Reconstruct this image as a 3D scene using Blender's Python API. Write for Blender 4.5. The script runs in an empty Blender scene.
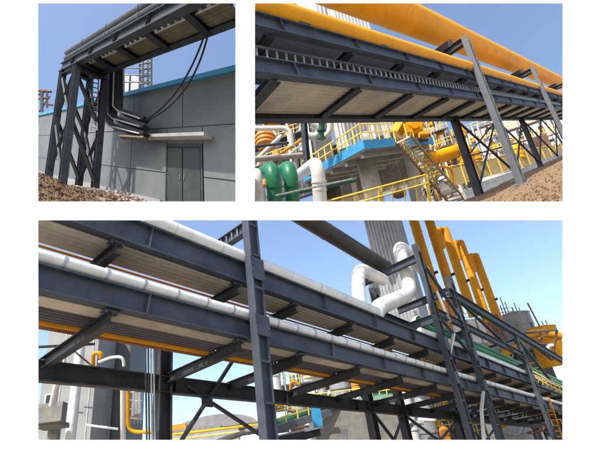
import bpy, math, random
from mathutils import Vector, Matrix
random.seed(7)
R = math.radians
scene = bpy.context.scene
COL = scene.collection

# ------------------------------------------------------------------ camera
FPX = 390.0                       # focal length in pixels of the 600 x 450 photograph
EYE = Vector((0, 0, 1.7))
up_c = Vector((-.108, -.818, .568)).normalized()      # world up seen from the camera (x right, y down, z ahead)
fw_c = Vector((0, 0, 1))
Yc = (fw_c - up_c * fw_c.dot(up_c)).normalized()
Xc = Yc.cross(up_c)
def cam2world(v): return Vector((v.dot(Xc), v.dot(Yc), v.dot(up_c)))
cam = bpy.data.cameras.new('camera')
cam_o = bpy.data.objects.new('camera', cam); COL.objects.link(cam_o)
cam.sensor_width = 36; cam.lens = 36 * FPX / 600
cam.clip_start = .1; cam.clip_end = 6000
cr, cu, cb = cam2world(Vector((1, 0, 0))), cam2world(Vector((0, -1, 0))), cam2world(Vector((0, 0, -1)))
m = Matrix((cr, cu, cb)).transposed().to_4x4(); m.translation = EYE
cam_o.matrix_world = m
scene.camera = cam_o
scene.cycles.max_bounces = 6; scene.cycles.diffuse_bounces = 3; scene.cycles.glossy_bounces = 2

# ------------------------------------------------------------------ sky, sun, exposure
SUN_EL, SUN_AZ = 42.0, 28.0       # light travels forward and a little to the right
world = bpy.data.worlds.new('World'); scene.world = world; world.use_nodes = True
nt = world.node_tree
sky = nt.nodes.new('ShaderNodeTexSky'); sky.sky_type = 'NISHITA'; sky.sun_disc = False
sky.sun_elevation = R(SUN_EL); sky.sun_rotation = R(180 + SUN_AZ)
sky.air_density = 1.0; sky.dust_density = 2.4; sky.ozone_density = 1.0; sky.altitude = 100
bg = nt.nodes['Background']; bg.inputs['Strength'].default_value = .15
nt.links.new(sky.outputs['Color'], bg.inputs['Color'])
sun = bpy.data.lights.new('sun', 'SUN'); sun.energy = 2.7; sun.angle = R(.5); sun.color = (1, .955, .89)
sun_o = bpy.data.objects.new('sun', sun); COL.objects.link(sun_o)
Ld = Vector((math.sin(R(SUN_AZ)) * math.cos(R(SUN_EL)), math.cos(R(SUN_AZ)) * math.cos(R(SUN_EL)), -math.sin(R(SUN_EL))))
sun_o.rotation_euler = Ld.to_track_quat('-Z', 'Y').to_euler(); sun_o.location = -Ld * 60
vs = scene.view_settings
vs.view_transform = 'Standard'; vs.look = 'None'; vs.gamma = 1; vs.exposure = 1.15; vs.use_curve_mapping = False

# ------------------------------------------------------------------ materials
MATS = {}
def mat(name, col, rough=.6, metal=0, var=.18, scale=2.0, bump=0, bscale=30, col2=None, streak=0, wear=0, wcol=(.1, .055, .03)):
    if name in MATS: return MATS[name]
    mt = bpy.data.materials.new(name); mt.use_nodes = True
    n = mt.node_tree.nodes; l = mt.node_tree.links
    b = n['Principled BSDF']; b.inputs['Specular IOR Level'].default_value = .3; b.inputs['Roughness'].default_value = rough; b.inputs['Metallic'].default_value = metal
    tc = n.new('ShaderNodeTexCoord'); mp = n.new('ShaderNodeMapping'); l.new(tc.outputs['Object'], mp.inputs['Vector'])
    if streak: mp.inputs['Scale'].default_value = (1, 1, 1 / streak)
    nz = n.new('ShaderNodeTexNoise'); nz.inputs['Scale'].default_value = scale; nz.inputs['Detail'].default_value = 6; nz.inputs['Roughness'].default_value = .62
    l.new(mp.outputs['Vector'], nz.inputs['Vector'])
    cr_ = n.new('ShaderNodeValToRGB'); l.new(nz.outputs['Fac'], cr_.inputs['Fac'])
    c2 = col2 or tuple(max(0, c * (1 - 2.2 * var)) for c in col)
    c1 = col if col2 else tuple(min(1, c * (1 + var)) for c in col)
    cr_.color_ramp.elements[0].position = .3; cr_.color_ramp.elements[1].position = .7
    cr_.color_ramp.elements[0].color = (*c2, 1); cr_.color_ramp.elements[1].color = (*c1, 1)
    cout = cr_.outputs['Color']
    if wear:                              # rust blooms and grime runs
        m2 = n.new('ShaderNodeMapping'); m2.inputs['Scale'].default_value = (1, 1, .28); l.new(tc.outputs['Object'], m2.inputs['Vector'])
        w1 = n.new('ShaderNodeTexNoise'); w1.inputs['Scale'].default_value = 3.2; w1.inputs['Detail'].default_value = 9; w1.inputs['Roughness'].default_value = .7
        l.new(m2.outputs['Vector'], w1.inputs['Vector'])
        wr = n.new('ShaderNodeMapRange'); wr.inputs['From Min'].default_value = .53; wr.inputs['From Max'].default_value = .72; wr.inputs['To Max'].default_value = wear
        l.new(w1.outputs['Fac'], wr.inputs['Value'])
        mx = n.new('ShaderNodeMix'); mx.data_type = 'RGBA'; l.new(wr.outputs['Result'], mx.inputs['Factor'])
        l.new(cout, mx.inputs[6]); mx.inputs[7].default_value = (*wcol, 1); cout = mx.outputs[2]
    l.new(cout, b.inputs['Base Color'])
    rr = n.new('ShaderNodeMapRange'); rr.inputs['To Min'].default_value = max(0, rough - .12); rr.inputs['To Max'].default_value = min(1, rough + .15)
    l.new(nz.outputs['Fac'], rr.inputs['Value']); l.new(rr.outputs['Result'], b.inputs['Roughness'])
    if bump:
        n2 = n.new('ShaderNodeTexNoise'); n2.inputs['Scale'].default_value = bscale; n2.inputs['Detail'].default_value = 5
        l.new(tc.outputs['Object'], n2.inputs['Vector'])
        bp = n.new('ShaderNodeBump'); bp.inputs['Strength'].default_value = bump; bp.inputs['Distance'].default_value = .05
        l.new(n2.outputs['Fac'], bp.inputs['Height']); l.new(bp.outputs['Normal'], b.inputs['Normal'])
    MATS[name] = mt
    return mt
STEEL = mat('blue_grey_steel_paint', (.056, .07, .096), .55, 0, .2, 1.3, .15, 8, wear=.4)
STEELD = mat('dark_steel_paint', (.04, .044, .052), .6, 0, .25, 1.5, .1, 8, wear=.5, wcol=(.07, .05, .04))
STEELG = mat('mid_grey_steel_paint', (.14, .15, .17), .5, 0, .15, 1.2, .1, 8)
GALV = mat('galvanised_steel', (.42, .44, .46), .42, .35, .15, 3)
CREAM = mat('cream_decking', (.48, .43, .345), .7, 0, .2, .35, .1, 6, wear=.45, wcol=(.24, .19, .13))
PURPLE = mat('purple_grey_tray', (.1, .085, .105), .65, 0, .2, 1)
YEL = mat('yellow_gloss_paint', (.84, .35, .002), .55, 0, .07, .7, .05, 3, wear=.22, wcol=(.4, .17, .03))
YEL2 = mat('warm_yellow_paint', (.62, .27, .012), .55, 0, .12, .7, .05, 3, wear=.3, wcol=(.33, .15, .05))
YELR = mat('yellow_rail_paint', (.78, .56, .08), .5, 0, .1, 2)
ORANGE = mat('orange_paint', (.62, .23, .03), .5, 0, .15, 1.5)
BROWN = mat('brown_pipe_paint', (.26, .11, .04), .55, 0, .2, 2)
WHITE = mat('white_cladding', (.72, .72, .7), .45, .0, .06, 1.2, .15, 5, wear=.35, wcol=(.42, .39, .34))
WHITED = mat('weathered_white', (.6, .6, .58), .6, 0, .12, 1.5)
DUCT = mat('dull_dark_duct', (.06, .057, .056), .5, .1, .15, 1, .1, 6, streak=3)
GREEN = mat('green_pipe_paint', (.025, .2, .095), .4, 0, .15, 2)
GREEND = mat('dark_green_paint', (.03, .11, .065), .5, 0, .2, 2)
RIB = mat('grey_ribbed_cladding', (.31, .32, .34), .5, .1, .12, 1, wear=.3, wcol=(.18, .17, .16))
PANEL = mat('grey_wall_panel', (.125, .139, .143), .6, 0, .08, .6, .05, 20, wear=.3, wcol=(.075, .07, .062))
PANELG = mat('pale_grey_wall', (.25, .26, .265), .65, 0, .1, .5, .05, 20)
BLUE = mat('blue_paint', (.035, .24, .45), .45, 0, .1, 2)
COPE = mat('blue_coping', (.05, .27, .46), .45, 0, .12, 2)
CONC = mat('concrete', (.36, .34, .3), .85, 0, .14, 1.4, .2, 14, wear=.35, wcol=(.2, .18, .15))
CONCD = mat('grey_concrete', (.19, .19, .172), .85, 0, .15, 1.4, .2, 14)
DIRT = mat('brown_soil', (.17, .105, .06), .95, 0, .3, 2.2, .9, 16, col2=(.055, .032, .018))
DIRTB = mat('pale_dry_soil', (.26, .17, .095), .95, 0, .2, 1.6, .8, 9, col2=(.13, .08, .043))
RUBBLE = mat('pink_grey_rubble', (.5, .42, .38), .9, 0, .25, 5, .4, 20)
BLACK = mat('black_rubber', (.018, .018, .02), .5, 0, .1, 3)
DOORM = mat('dark_green_grey_door', (.03, .04, .037), .6, 0, .15, 1.5)
TIMBER = mat('raw_timber', (.17, .13, .095), .75, 0, .2, 6)
TANK = mat('grey_tank', (.27, .28, .29), .5, .1, .15, 1.4, streak=3)
RUST = mat('rusty_steel', (.2, .11, .07), .8, 0, .35, 2.5)
RED = mat('red_paint', (.5, .06, .04), .5, 0, .1, 2)
GROUND = mat('plant_yard_ground', (.34, .29, .23), .95, 0, .2, .15, .3, 4)
TAN = mat('tan_mesh', (.42, .3, .12), .7, 0, .2, 3)
GLASS = mat('dark_window_glass', (.03, .04, .05), .12, 0, .1, 1)
STEELN = mat('slate_steel_paint', (.085, .095, .112), .55, 0, .15, 1.2, wear=.4)
SOFD = mat('shaded_decking', (.17, .145, .1), .75, 0, .2, .9)  # cream decking again, with its shade put into a darker colour
STEELA = mat('navy_grey_steel_paint', (.042, .05, .064), .55, 0, .2, 1.3, wear=.4, wcol=(.07, .05, .035))
ROOFG = mat('grey_roof_sheet', (.21, .21, .22), .6, 0, .15, .3)
PAGE = mat('white_board_paint', (.93, .93, .93), .8, 0, .0, .5)

for k in ('yellow_gloss_paint', 'warm_yellow_paint'): MATS[k].node_tree.nodes['Principled BSDF'].inputs['Specular IOR Level'].default_value = .15
# ------------------------------------------------------------------ mesh helpers
class MB:
    def __init__(s): s.v = []; s.f = []
    def add(s, vs, fs):
        k = len(s.v); s.v += [Vector(p) for p in vs]; s.f += [tuple(i + k for i in f) for f in fs]; return s
    def para(s, o, A, B, C):              # box spanned by three edge vectors
        o = Vector(o); p = [o, o + A, o + A + B, o + B, o + C, o + A + C, o + A + B + C, o + B + C]
        f = [(0, 3, 2, 1), (4, 5, 6, 7), (0, 1, 5, 4), (1, 2, 6, 5), (2, 3, 7, 6), (3, 0, 4, 7)]
        if A.cross(B).dot(C) < 0: f = [tuple(reversed(q)) for q in f]
        return s.add(p, f)
    def sweep(s, prof, p0, p1, upv, cut=0):      # closed profile [(side, up)] pushed from p0 to p1
        t = (p1 - p0).normalized(); sd = t.cross(upv).normalized(); u = sd.cross(t)
        n = len(prof)
        vs = [p0 + sd * x + u * y + t * (cut * y) for x, y in prof] + [p1 + sd * x + u * y for x, y in prof]
        fs = [(i, (i + 1) % n, n + (i + 1) % n, n + i) for i in range(n)]
        fs += [tuple(range(n - 1, -1, -1)), tuple(range(n, 2 * n))]
        return s.add(vs, fs)
    def ibeam(s, p0, p1, upv, h, w, tf=None, tw=None, cut=0):
        tf = tf or h * .07; tw = tw or w * .08; a, b = w / 2, h / 2
        pr = [(-a, -b), (a, -b), (a, -b + tf), (tw / 2, -b + tf), (tw / 2, b - tf), (a, b - tf), (a, b), (-a, b), (-a, b - tf), (-tw / 2, b - tf), (-tw / 2, -b + tf), (-a, -b + tf)]
        return s.sweep(pr, p0, p1, upv, cut)
    def bar(s, p0, p1, w, h=None, upv=None):
        h = h or w; upv = upv or Vector((0, 0, 1))
        if abs((p1 - p0).normalized().dot(upv.normalized())) > .98: upv = Vector((1, .2, 0))
        return s.sweep([(-w / 2, -h / 2), (w / 2, -h / 2), (w / 2, h / 2), (-w / 2, h / 2)], p0, p1, upv)
    def tube(s, pts, r, seg=14, caps=True):
        pts = [Vector(p) for p in pts]; n = len(pts); rs = r if isinstance(r, (list, tuple)) else [r] * n
        T = []
        for i in range(n):
            a = (pts[i] - pts[i - 1]).normalized() if i else None
            b = (pts[i + 1] - pts[i]).normalized() if i < n - 1 else None
            T.append((a + b).normalized() if a and b else (a or b))
        ref = Vector((0, 0, 1)) if abs(T[0].z) < .9 else Vector((1, 0, 0))
        nrm = (ref - T[0] * ref.dot(T[0])).normalized()
        vs = []
        for i in range(n):
            nrm = (nrm - T[i] * nrm.dot(T[i])).normalized(); bn = T[i].cross(nrm)
            k = 1.0
            if 0 < i < n - 1:
                c = (pts[i] - pts[i - 1]).normalized().dot(T[i]); k = 1 / max(.6, c)
            for j in range(seg):
                an = 2 * math.pi * j / seg
                vs.append(pts[i] + (nrm * math.cos(an) + bn * math.sin(an)) * rs[i] * (k if False else 1))
        fs = [(i * seg + j, i * seg + (j + 1) % seg, (i + 1) * seg + (j + 1) % seg, (i + 1) * seg + j) for i in range(n - 1) for j in range(seg)]
        if caps: fs += [tuple(range(seg - 1, -1, -1)), tuple((n - 1) * seg + j for j in range(seg))]
        return s.add(vs, fs)

def lerp(a, b, t): return a + (b - a) * t
def bend(pts, rad, n=6):                  # polyline with rounded corners
    pts = [Vector(p) for p in pts]; out = [pts[0]]
    for i in range(1, len(pts) - 1):
        p, a, b = pts[i], pts[i - 1], pts[i + 1]
        d1, d2 = (a - p), (b - p); q = min(rad, d1.length * .48, d2.length * .48)
        s0, s1 = p + d1.normalized() * q, p + d2.normalized() * q
        for k in range(n + 1):
            t = k / n; out.append(s0 * (1 - t) ** 2 + p * 2 * t * (1 - t) + s1 * t ** 2)
    return out + [pts[-1]]
def sag(p0, p1, drop, n=14, upv=Vector((0, 0, 1))):
    return [lerp(p0, p1, i / n) - upv * drop * 4 * (i / n) * (1 - i / n) for i in range(n + 1)]

def link(name, mb, mt, parent=None, smooth=False, label=None, cat=None, group=None, kind=None):
    me = bpy.data.meshes.new(name)
    if parent is None:
        n = len(mb.v); base = Vector((sum(v.x for v in mb.v) / n, sum(v.y for v in mb.v) / n, min(v.z for v in mb.v)))
    else:
        base = parent['_root'] if '_root' in parent else parent.location
        base = Vector(base)
    me.from_pydata([v - base for v in mb.v], [], mb.f); me.validate()
    me.materials.append(mt)
    if smooth:
        me.shade_smooth()
        try: me.set_sharp_from_angle(angle=R(40))
        except Exception: pass
    o = bpy.data.objects.new(name, me); COL.objects.link(o)
    if parent is None: o.location = base
    else: o.parent = parent
    ROOTS[o.name] = base
    if label: o['label'] = label
    if cat: o['category'] = cat
    if group: o['group'] = group
    if kind: o['kind'] = kind
    return o
ROOTS = {}
def part(name, mb, mt, parent, smooth=False, label=None, kind=None):
    base = ROOTS[parent.name]
    me = bpy.data.meshes.new(name); me.from_pydata([v - base for v in mb.v], [], mb.f); me.validate(); me.materials.append(mt)
    if smooth:
        me.shade_smooth()
        try: me.set_sharp_from_angle(angle=R(40))
        except Exception: pass
    o = bpy.data.objects.new(name, me); COL.objects.link(o); o.parent = parent
    ROOTS[o.name] = base
    if label: o['label'] = label
    if kind: o['kind'] = kind
    return o
def thing(name, loc, label, cat, group=None):
    o = bpy.data.objects.new(name, None); COL.objects.link(o); o.location = loc; o.empty_display_size = .3
    o['label'] = label; o['category'] = cat
    if group: o['group'] = group
    ROOTS[o.name] = Vector(loc)
    return o
def solo(name, mb, mt, label, cat, group=None, smooth=False): return link(name, mb, mt, None, smooth, label, cat, group)

# ------------------------------------------------------------------ survey frames: one per yard
class Frame:
    """along (a), across (b) and up (c) axes of one yard, with its unit length"""
    def __init__(s, r, y, z, o, depth, unit):
        dv = lambda p: cam2world(Vector((p[0] - 300, p[1] - 225, FPX))).normalized()
        s.r, s.y, s.z = dv(r), dv(y), dv(z); s.U = unit
        s.o = EYE + s.ray(*o) * depth * unit
        f = cam2world(fw_c)
        h = s.r * s.y.dot(f) - s.y * s.r.dot(f)
        if h.dot(cr) < 0: h = -h
        s.h = h.normalized()
        s.d = (s.r + s.y).normalized()
    def ray(s, px, py): return cam2world(Vector(((px - 300) / FPX, (py - 225) / FPX, 1)))
    def __call__(s, a, b, c): return s.o + (s.r * a + s.y * b + s.z * c) * s.U
    def at(s, px, py, depth): return EYE + s.ray(px, py) * depth * s.U
    def on(s, px, py, b=None, c=None, a=None):      # where a sight line meets one plane of the frame
        d = s.ray(px, py)
        if b is not None: n = s.r.cross(s.z); q = s(0, b, 0)
        elif c is not None: n = s.r.cross(s.y); q = s(0, 0, c)
        else: n = s.y.cross(s.z); q = s(a, 0, 0)
        return EYE + d * ((q - EYE).dot(n) / d.dot(n))
    def px(s, w, depth): return w / FPX * depth * s.U
    def a_at(s, px, b, c):                           # how far along a the line (b, c) runs before it passes a sight plane
        n = s.ray(px, 0).cross(s.ray(px, 450)); p = s(0, b, c) - EYE
        return -p.dot(n) / (s.r.dot(n) * s.U)
    def a_row(s, py, b, c):
        n = s.ray(0, py).cross(s.ray(600, py)); p = s(0, b, c) - EYE
        return -p.dot(n) / (s.r.dot(n) * s.U)
    def start(s, b, c, xmin=28, ymin=210): return max(s.a_at(xmin, b, c), s.a_row(ymin, b, c))
    def hh(s, ct, cb_): return s.U * (ct - cb_) * math.sqrt(1 - s.r.dot(s.z) ** 2)
FC = Frame((700, 443), (-261, 570), (180, -560), (250, 268), 11.0, 1.2)
FB = Frame((645, 119), (72, 310), (198, -647), (461, 72), 22.0, 1.2)
FA = Frame((-80, 143), (454, 261), (182, -782), (235, 23), 16.0, .6)

# ------------------------------------------------------------------ the white board with its three openings, the ground
def board():
    D = 3.0
    g = FC.ray
    def P(px, py):
        d = g(px, py); p = EYE + d * (D / d.y); return (p.x, p.z)
    xs = [-36, 38, 235.6, 254.8, 563, 670]; ys = [-12, 3, 201.6, 220, 440, 462]
    holes = {(1, 1), (3, 1), (1, 3), (2, 3), (3, 3)}
    mb = MB(); T = .006
    grid = [[P(x, y) for x in xs] for y in ys]
    for y in range(5):
        for x in range(5):
            if (x, y) in holes: continue
            q = [grid[y][x], grid[y][x + 1], grid[y + 1][x + 1], grid[y + 1][x]]
            k = len(mb.v)
            vs = [(u, D, w) for u, w in q] + [(u, D + T, w) for u, w in q]
            fs = [(3, 2, 1, 0), (4, 5, 6, 7)]
            nb = [(x, y - 1), (x + 1, y), (x, y + 1), (x - 1, y)]
            for e, (nx, ny) in enumerate(nb):
                if (nx, ny) in holes or not (0 <= nx < 5 and 0 <= ny < 5):
                    i, j = e, (e + 1) % 4; fs.append((i, j, j + 4, i + 4))
            mb.add(vs, fs)
    # down to the ground
    lo = [grid[5][0], grid[5][5]]
    mb.add([(lo[0][0], D, lo[0][1]), (lo[1][0], D, lo[1][1]), (lo[1][0], D, 0), (lo[0][0], D, 0), (lo[0][0], D + T, lo[0][1]), (lo[1][0], D + T, lo[1][1]), (lo[1][0], D + T, 0), (lo[0][0], D + T, 0)],
           [(3, 2, 1, 0), (4, 5, 6, 7), (1, 2, 6, 5), (2, 3, 7, 6), (3, 0, 4, 7)])
    o = link('white_wall', mb, PAGE, kind='structure')
board()
gm = MB(); gm.add([(-1500, -1500, 0), (1500, -1500, 0), (1500, 1500, 0), (-1500, 1500, 0)], [(0, 1, 2, 3)])
link('ground', gm, GROUND, kind='structure')
# ================================================================== YARD C: the long two-tier pipe rack (lower picture)
F = FC; U = F.U; Z = F.z
AL, AR = -6.4, 44.0; r0 = F.r
rack = thing('pipe_rack', F(0, 0, -5.2), 'long blue-grey two-tier steel pipe rack crossing the whole lower picture', 'pipe rack')
def girder(F, rack, a0, a1, b, ct, cb_, w, stiff, mt=STEEL, lab=None, cut=0):
    cm = (ct + cb_) / 2; h = F.hh(ct, cb_)
    g = part('girder', MB().ibeam(F(a0, b, cm), F(a1, b, cm), F.z, h, w, h * .075, w * .1, cut), mt, rack, label=lab)
    for a in stiff:
        c0 = F(a, b, cm); t = F.r; u = (F.z - t * F.z.dot(t)).normalized(); sd = t.cross(u)
        if sd.dot(F.y) > 0: sd = -sd
        e = w * .44
        part('stiffener', MB().para(c0 - u * h * .424 + sd * w * .052 - t * .008 * F.U, sd * e, u * h * .848, t * .02 * F.U), mt, g)
    return g
CB = [-3.8, -.5, 1.8, 4.75, 7.65, 10.7, 13.7, 16.7, 19.7, 22.7, 25.7, 29, 33, 37]
ST = [-3.1, 3.2, 6.3, 9.4, 14, 18.5, 21.5, 24.5, 30, 34]
s_t, s_b = F.start(0, .04), F.start(0, -.57)
girder(F, rack, (s_t + s_b) / 2, AR, 0, .04, -.57, .28 * U, ST, cut=(s_t - s_b) * U / F.hh(.04, -.57))
girder(F, rack, AL, AR, 0, -1.55, -2.05, .27 * U, ST)
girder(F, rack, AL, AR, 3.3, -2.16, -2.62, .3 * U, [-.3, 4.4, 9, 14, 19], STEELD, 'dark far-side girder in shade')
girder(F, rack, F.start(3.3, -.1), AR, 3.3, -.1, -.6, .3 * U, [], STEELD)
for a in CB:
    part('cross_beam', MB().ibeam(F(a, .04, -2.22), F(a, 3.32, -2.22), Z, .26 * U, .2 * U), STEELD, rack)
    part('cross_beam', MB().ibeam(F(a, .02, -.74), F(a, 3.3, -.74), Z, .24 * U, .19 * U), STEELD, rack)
def corr(F, a0, a1, b0, b1, c, n, dp):      # ribbed sheet: ridges run along a
    mb = MB(); pr = []
    for i in range(n):
        t = b0 + (b1 - b0) * i / n; w = (b1 - b0) / n
        pr += [(t, 0), (t + w * .5, 0), (t + w * .6, dp), (t + w * .9, dp)]
    pr.append((b1, 0))
    vs = [F(a, b, c + z) for a in (a0, a1) for b, z in pr]; k = len(pr)
    top = [F(a, b, c + dp + .05) for a in (a0, a1) for b in (b0, b1)]
    mb.add(vs, [(i, i + 1, k + i + 1, k + i) for i in range(k - 1)])
    mb.add(top, [(0, 1, 3, 2)])
    mb.add([F(a, b, c + z) for a in (a0, a1) for b in (b0,) for z in (0, dp + .05)], [(0, 1, 3, 2)])
    return mb
edges = [-6.0] + CB + [AR]
for i in range(len(edges) - 1):
    e0, e1 = edges[i] + .02, edges[i + 1] - .02
    part('soffit_panel', corr(F, max(e0, F.start(.3, -.6)), e1, .12, .95, -.59, 5, .012), CREAM, rack)
    part('soffit_panel', corr(F, e0, e1, .12, .52, -2.06, 3, .012), CREAM, rack)
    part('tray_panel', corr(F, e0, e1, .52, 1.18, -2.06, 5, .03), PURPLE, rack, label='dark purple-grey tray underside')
# columns of the near face: two flanges, a web and batten plates
def column(F, rack, a, b, c0, c1, w, d, mt, battens=0):
    p0, p1 = F(a, b, c0), F(a, b, c1)
    side = F.y
    col = part('column', MB().ibeam(p0, p1, F.r, w * F.U, d * F.U, w * F.U * .09, d * F.U * .09), mt, rack)
    for i in range(battens):
        t = (i + .5) / battens; p = lerp(p0, p1, t)
        part('batten', MB().para(p - F.r * w * .36 * F.U - F.z * .03 * F.U - F.y * d * .53 * F.U, F.r * w * .72 * F.U, F.z * .06 * F.U, F.y * .03 * F.U), mt, col)
    return col
for a, top, w in ((-.17, 3.4, .36), (11.95, 4.9, .42), (15.6, 4.2, .42), (26.8, 2.9, .5)):
    column(F, rack, a, -.32, -5.0, top, w, .26, STEEL, int((top + 5) / .9))
for a, top in ((-.65, -.6), (10.1, -.6), (13.1, 4.2), (20, 2.8), (27.5, 2.9)):
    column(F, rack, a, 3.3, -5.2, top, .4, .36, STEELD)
# splice plates with bolts where the near columns cross the girders, end plates under the cross beams
def bolts(F, p, u, v, w, h, n, m_, out, parent, mt=STEELG):
    mb = MB()
    for i in range(n):
        for j in range(m_):
            q = p + u * w * (i / max(1, n - 1) - .5) + v * h * (j / max(1, m_ - 1) - .5)
            mb.tube([q, q + out * .025 * F.U], .02 * F.U, 6)
    part('bolt_row', mb, mt, parent, kind='stuff')
for a in (-.17, 11.95, 15.6, 26.8):
    for c, hh_ in ((-.27, .62), (-1.8, .52)):
        q = F(a, -.48, c)
        pl = part('splice_plate', MB().para(q - F.r * .24 * U - Z * hh_ * .5 * U, F.r * .48 * U, Z * hh_ * U, F.y * .025 * U), STEEL, rack)
        bolts(F, q, F.r, Z, .36 * U, hh_ * .8 * U, 2, 4, -F.y, pl, STEEL)
for a in CB[:8]:
    for c in (-.57, -2.05):
        q = F(a, -.06, c - .03)
        pl = part('end_plate', MB().para(q - F.r * .16 * U - Z * .02 * U, F.r * .32 * U, F.y * .24 * U, Z * .02 * U), STEEL, rack)
        bolts(F, q + F.y * .12 * U - Z * .02 * U, F.r, F.y, .24 * U, .14 * U, 2, 2, -Z, pl)
# top strut over the first column and the high frame at the right
part('top_strut', MB().ibeam(F(-.1, -.2, 1.18), F(-.1, 3.6, 1.18), Z, .34 * U, .24 * U), STEEL, rack)
for k in range(7):
    part('strut_rib', MB().bar(F(-.16, .25 + k * .25, 1.18) + Z * -.14 * U, F(-.16, .25 + k * .25, 1.18) + Z * .14 * U, .05 * U), STEELG, rack)
part('deck_tray', MB().para(F(AL + .6, .32, -1.5), r0 * (AR - AL - .6) * U, F.y * .7 * U, Z * .3 * U), STEELD, rack)
for a, c in ((11.95, 4.2), (11.95, 1.0), (15.6, 3.4), (15.6, .9), (26.8, 2.4), (26.8, .6)):
    part('top_strut', MB().ibeam(F(a, -.3, c), F(a, 3.3, c), Z, .4 * U, .28 * U), STEEL, rack)
part('high_beam', MB().ibeam(F(14.9, -.3, 3.05), F(44, -.3, 3.05), Z, .5 * U, .3 * U), STEEL, rack)
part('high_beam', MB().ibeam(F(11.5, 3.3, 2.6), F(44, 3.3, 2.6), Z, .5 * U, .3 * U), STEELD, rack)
part('high_beam', MB().ibeam(F(11.7, -.3, 1.35), F(27, -.3, 1.35), Z, .34 * U, .24 * U), STEEL, rack)
def rod(F, rack, p, q, w, mt=STEELD, name='brace'): part(name, MB().bar(p, q, w * F.U, w * F.U * .6), mt, rack)
rod(F, rack, F(11.95, -.3, 4.3), F(15.6, -.3, 1.6), .16, STEEL); rod(F, rack, F(11.95, -.3, 1.4), F(15.6, -.3, -.4), .16, STEEL)
rod(F, rack, F(13.6, -.34, .5), F(12.2, -.34, -.7), .15, WHITED); rod(F, rack, F(13.6, -.34, 1.1), F(13.0, -.34, 2.6), .15, WHITED)
rod(F, rack, F(15.3, -.34, -2.1), F(14.2, -.34, -3.0), .14, WHITED); rod(F, rack, F(14.2, -.34, -3.0), F(13.2, -.34, -4.4), .14, WHITED)
rod(F, rack, F(26.8, -.3, 2.6), F(33, -.3, .2), .2, STEEL); rod(F, rack, F(15.6, -.3, 3.0), F(26.8, -.3, .8), .16, STEELD)
# X brace with gusset under the far girder
P1, P2 = F.on(246, 340, b=3.22), F.on(181, 441, b=3.22)
Q1, Q2 = F.on(186, 386, b=3.26), F.on(262, 436, b=3.26)
rod(F, rack, P1, P2, .15); rod(F, rack, Q1, Q2, .12)
gp = F.on(207.5, 402.5, b=3.16)
part('gusset_plate', MB().para(gp - F.r * .2 * U - F.z * .12 * U, F.r * .4 * U, F.z * .24 * U, F.y * .03 * U), STEELD, rack)
for a0, a1 in ((10.1, 13.1), (13.1, 20), (20, 27.5)):
    rod(F, rack, F(a0, 3.2, -2.6), F(a1, 3.2, -5.0), .13); rod(F, rack, F(a0, 3.25, -5.0), F(a1, 3.25, -2.6), .13)
for x0, y0, x1, y1 in ((38, 347, 95, 344), (73, 350, 92, 366)):
    rod(F, rack, F.on(x0, y0, b=3.0), F.on(x1, y1, b=2.6), .07)

# pipes lying on the rack
def pipe(name, pts, r, mt, label, cat='pipe', group=None, seg=16, bands=None, bmat=None, bw=1.08, bl=.05):
    if not bands: return solo(name, MB().tube(pts, r, seg), mt, label, cat, group, True)
    t = thing(name, pts[0], label, cat, group)
    part('pipe_body', MB().tube(pts, r, seg), mt, t, True)
    for p, d in bands: part('joint_band', MB().tube([p - d * bl, p + d * bl], r * bw, seg), bmat or mt, t, True)
    return t
r_ = F.r
def pbands(pts, n):                       # seams spaced along a bent pipe
    out = []; k = max(1, len(pts) // n)
    for i in range(k, len(pts) - 1, k): out.append((pts[i], (pts[i + 1] - pts[i - 1]).normalized()))
    return out
pipe('insulated_pipe', [F(F.start(0, .4), -.02, .2), F(6.7, -.02, .2)], .2 * U, WHITE, 'thick white insulated pipe lying on the top girder of the long rack', bands=[(F(a, -.02, .2), r_) for a in (-2.5, -1.1, 1.6, 3, 4.4, 5.8)], bmat=WHITED, bw=1.025, bl=.03)
pipe('insulated_pipe', [F(10.6, .1, .2), F(AR, .1, .2)], .2 * U, WHITE, 'white insulated pipe beneath the green pipes at the right of the rack')
lowp = [F(AL, -.02, -1.4), F(AR, -.02, -1.4)]
pipe('insulated_pipe', lowp, .125 * U, WHITE, 'thin white pipe clamped along the lower girder of the long rack', bands=[(F(a, -.02, -1.4), r_) for a in [-5.6 + .8 * k for k in range(34)]], bmat=GALV, bw=1.12, bl=.035)
pipe('thin_pipe', [F(AL, 1.3, -2.04), F(AR, 1.3, -2.04)], .07 * U, YEL2, 'thin yellow pipe slung under the lower tier of the long rack')
pipe('thin_pipe', [F(AL, 1.52, -2.04), F(AR, 1.52, -2.04)], .06 * U, BROWN, 'thin brown pipe beside the yellow one under the lower tier')
pipe('thin_pipe', [F(F.start(1.02, -.62), 1.02, -.62), F(AR, 1.02, -.62)], .03 * U, ORANGE, 'thin orange conduit at the edge of the upper cream decking')
pipe('cable_conduit', [F(F.start(1.7, -.3), 1.7, -.45), F(AR, 1.7, -.45)], .12 * U, GALV, 'grey conduit between the two tiers seen past the upper decking')
pipe('cable_conduit', [F(F.start(2.5, -.1), 2.5, -.3), F(AR, 2.5, -.3)], .2 * U, STEELG, 'large grey conduit at the back of the upper tier')
for k in range(3):
    pipe('green_pipe', [F(12.2, .5 + .1 * k, .6 + .36 * k), F(AR, .5 + .1 * k, .6 + .36 * k)], .16 * U, GREEN, ('lowest', 'middle', 'topmost')[k] + ' green pipe of the three running along the right of the rack', group='green pipes on the long rack')
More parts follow.
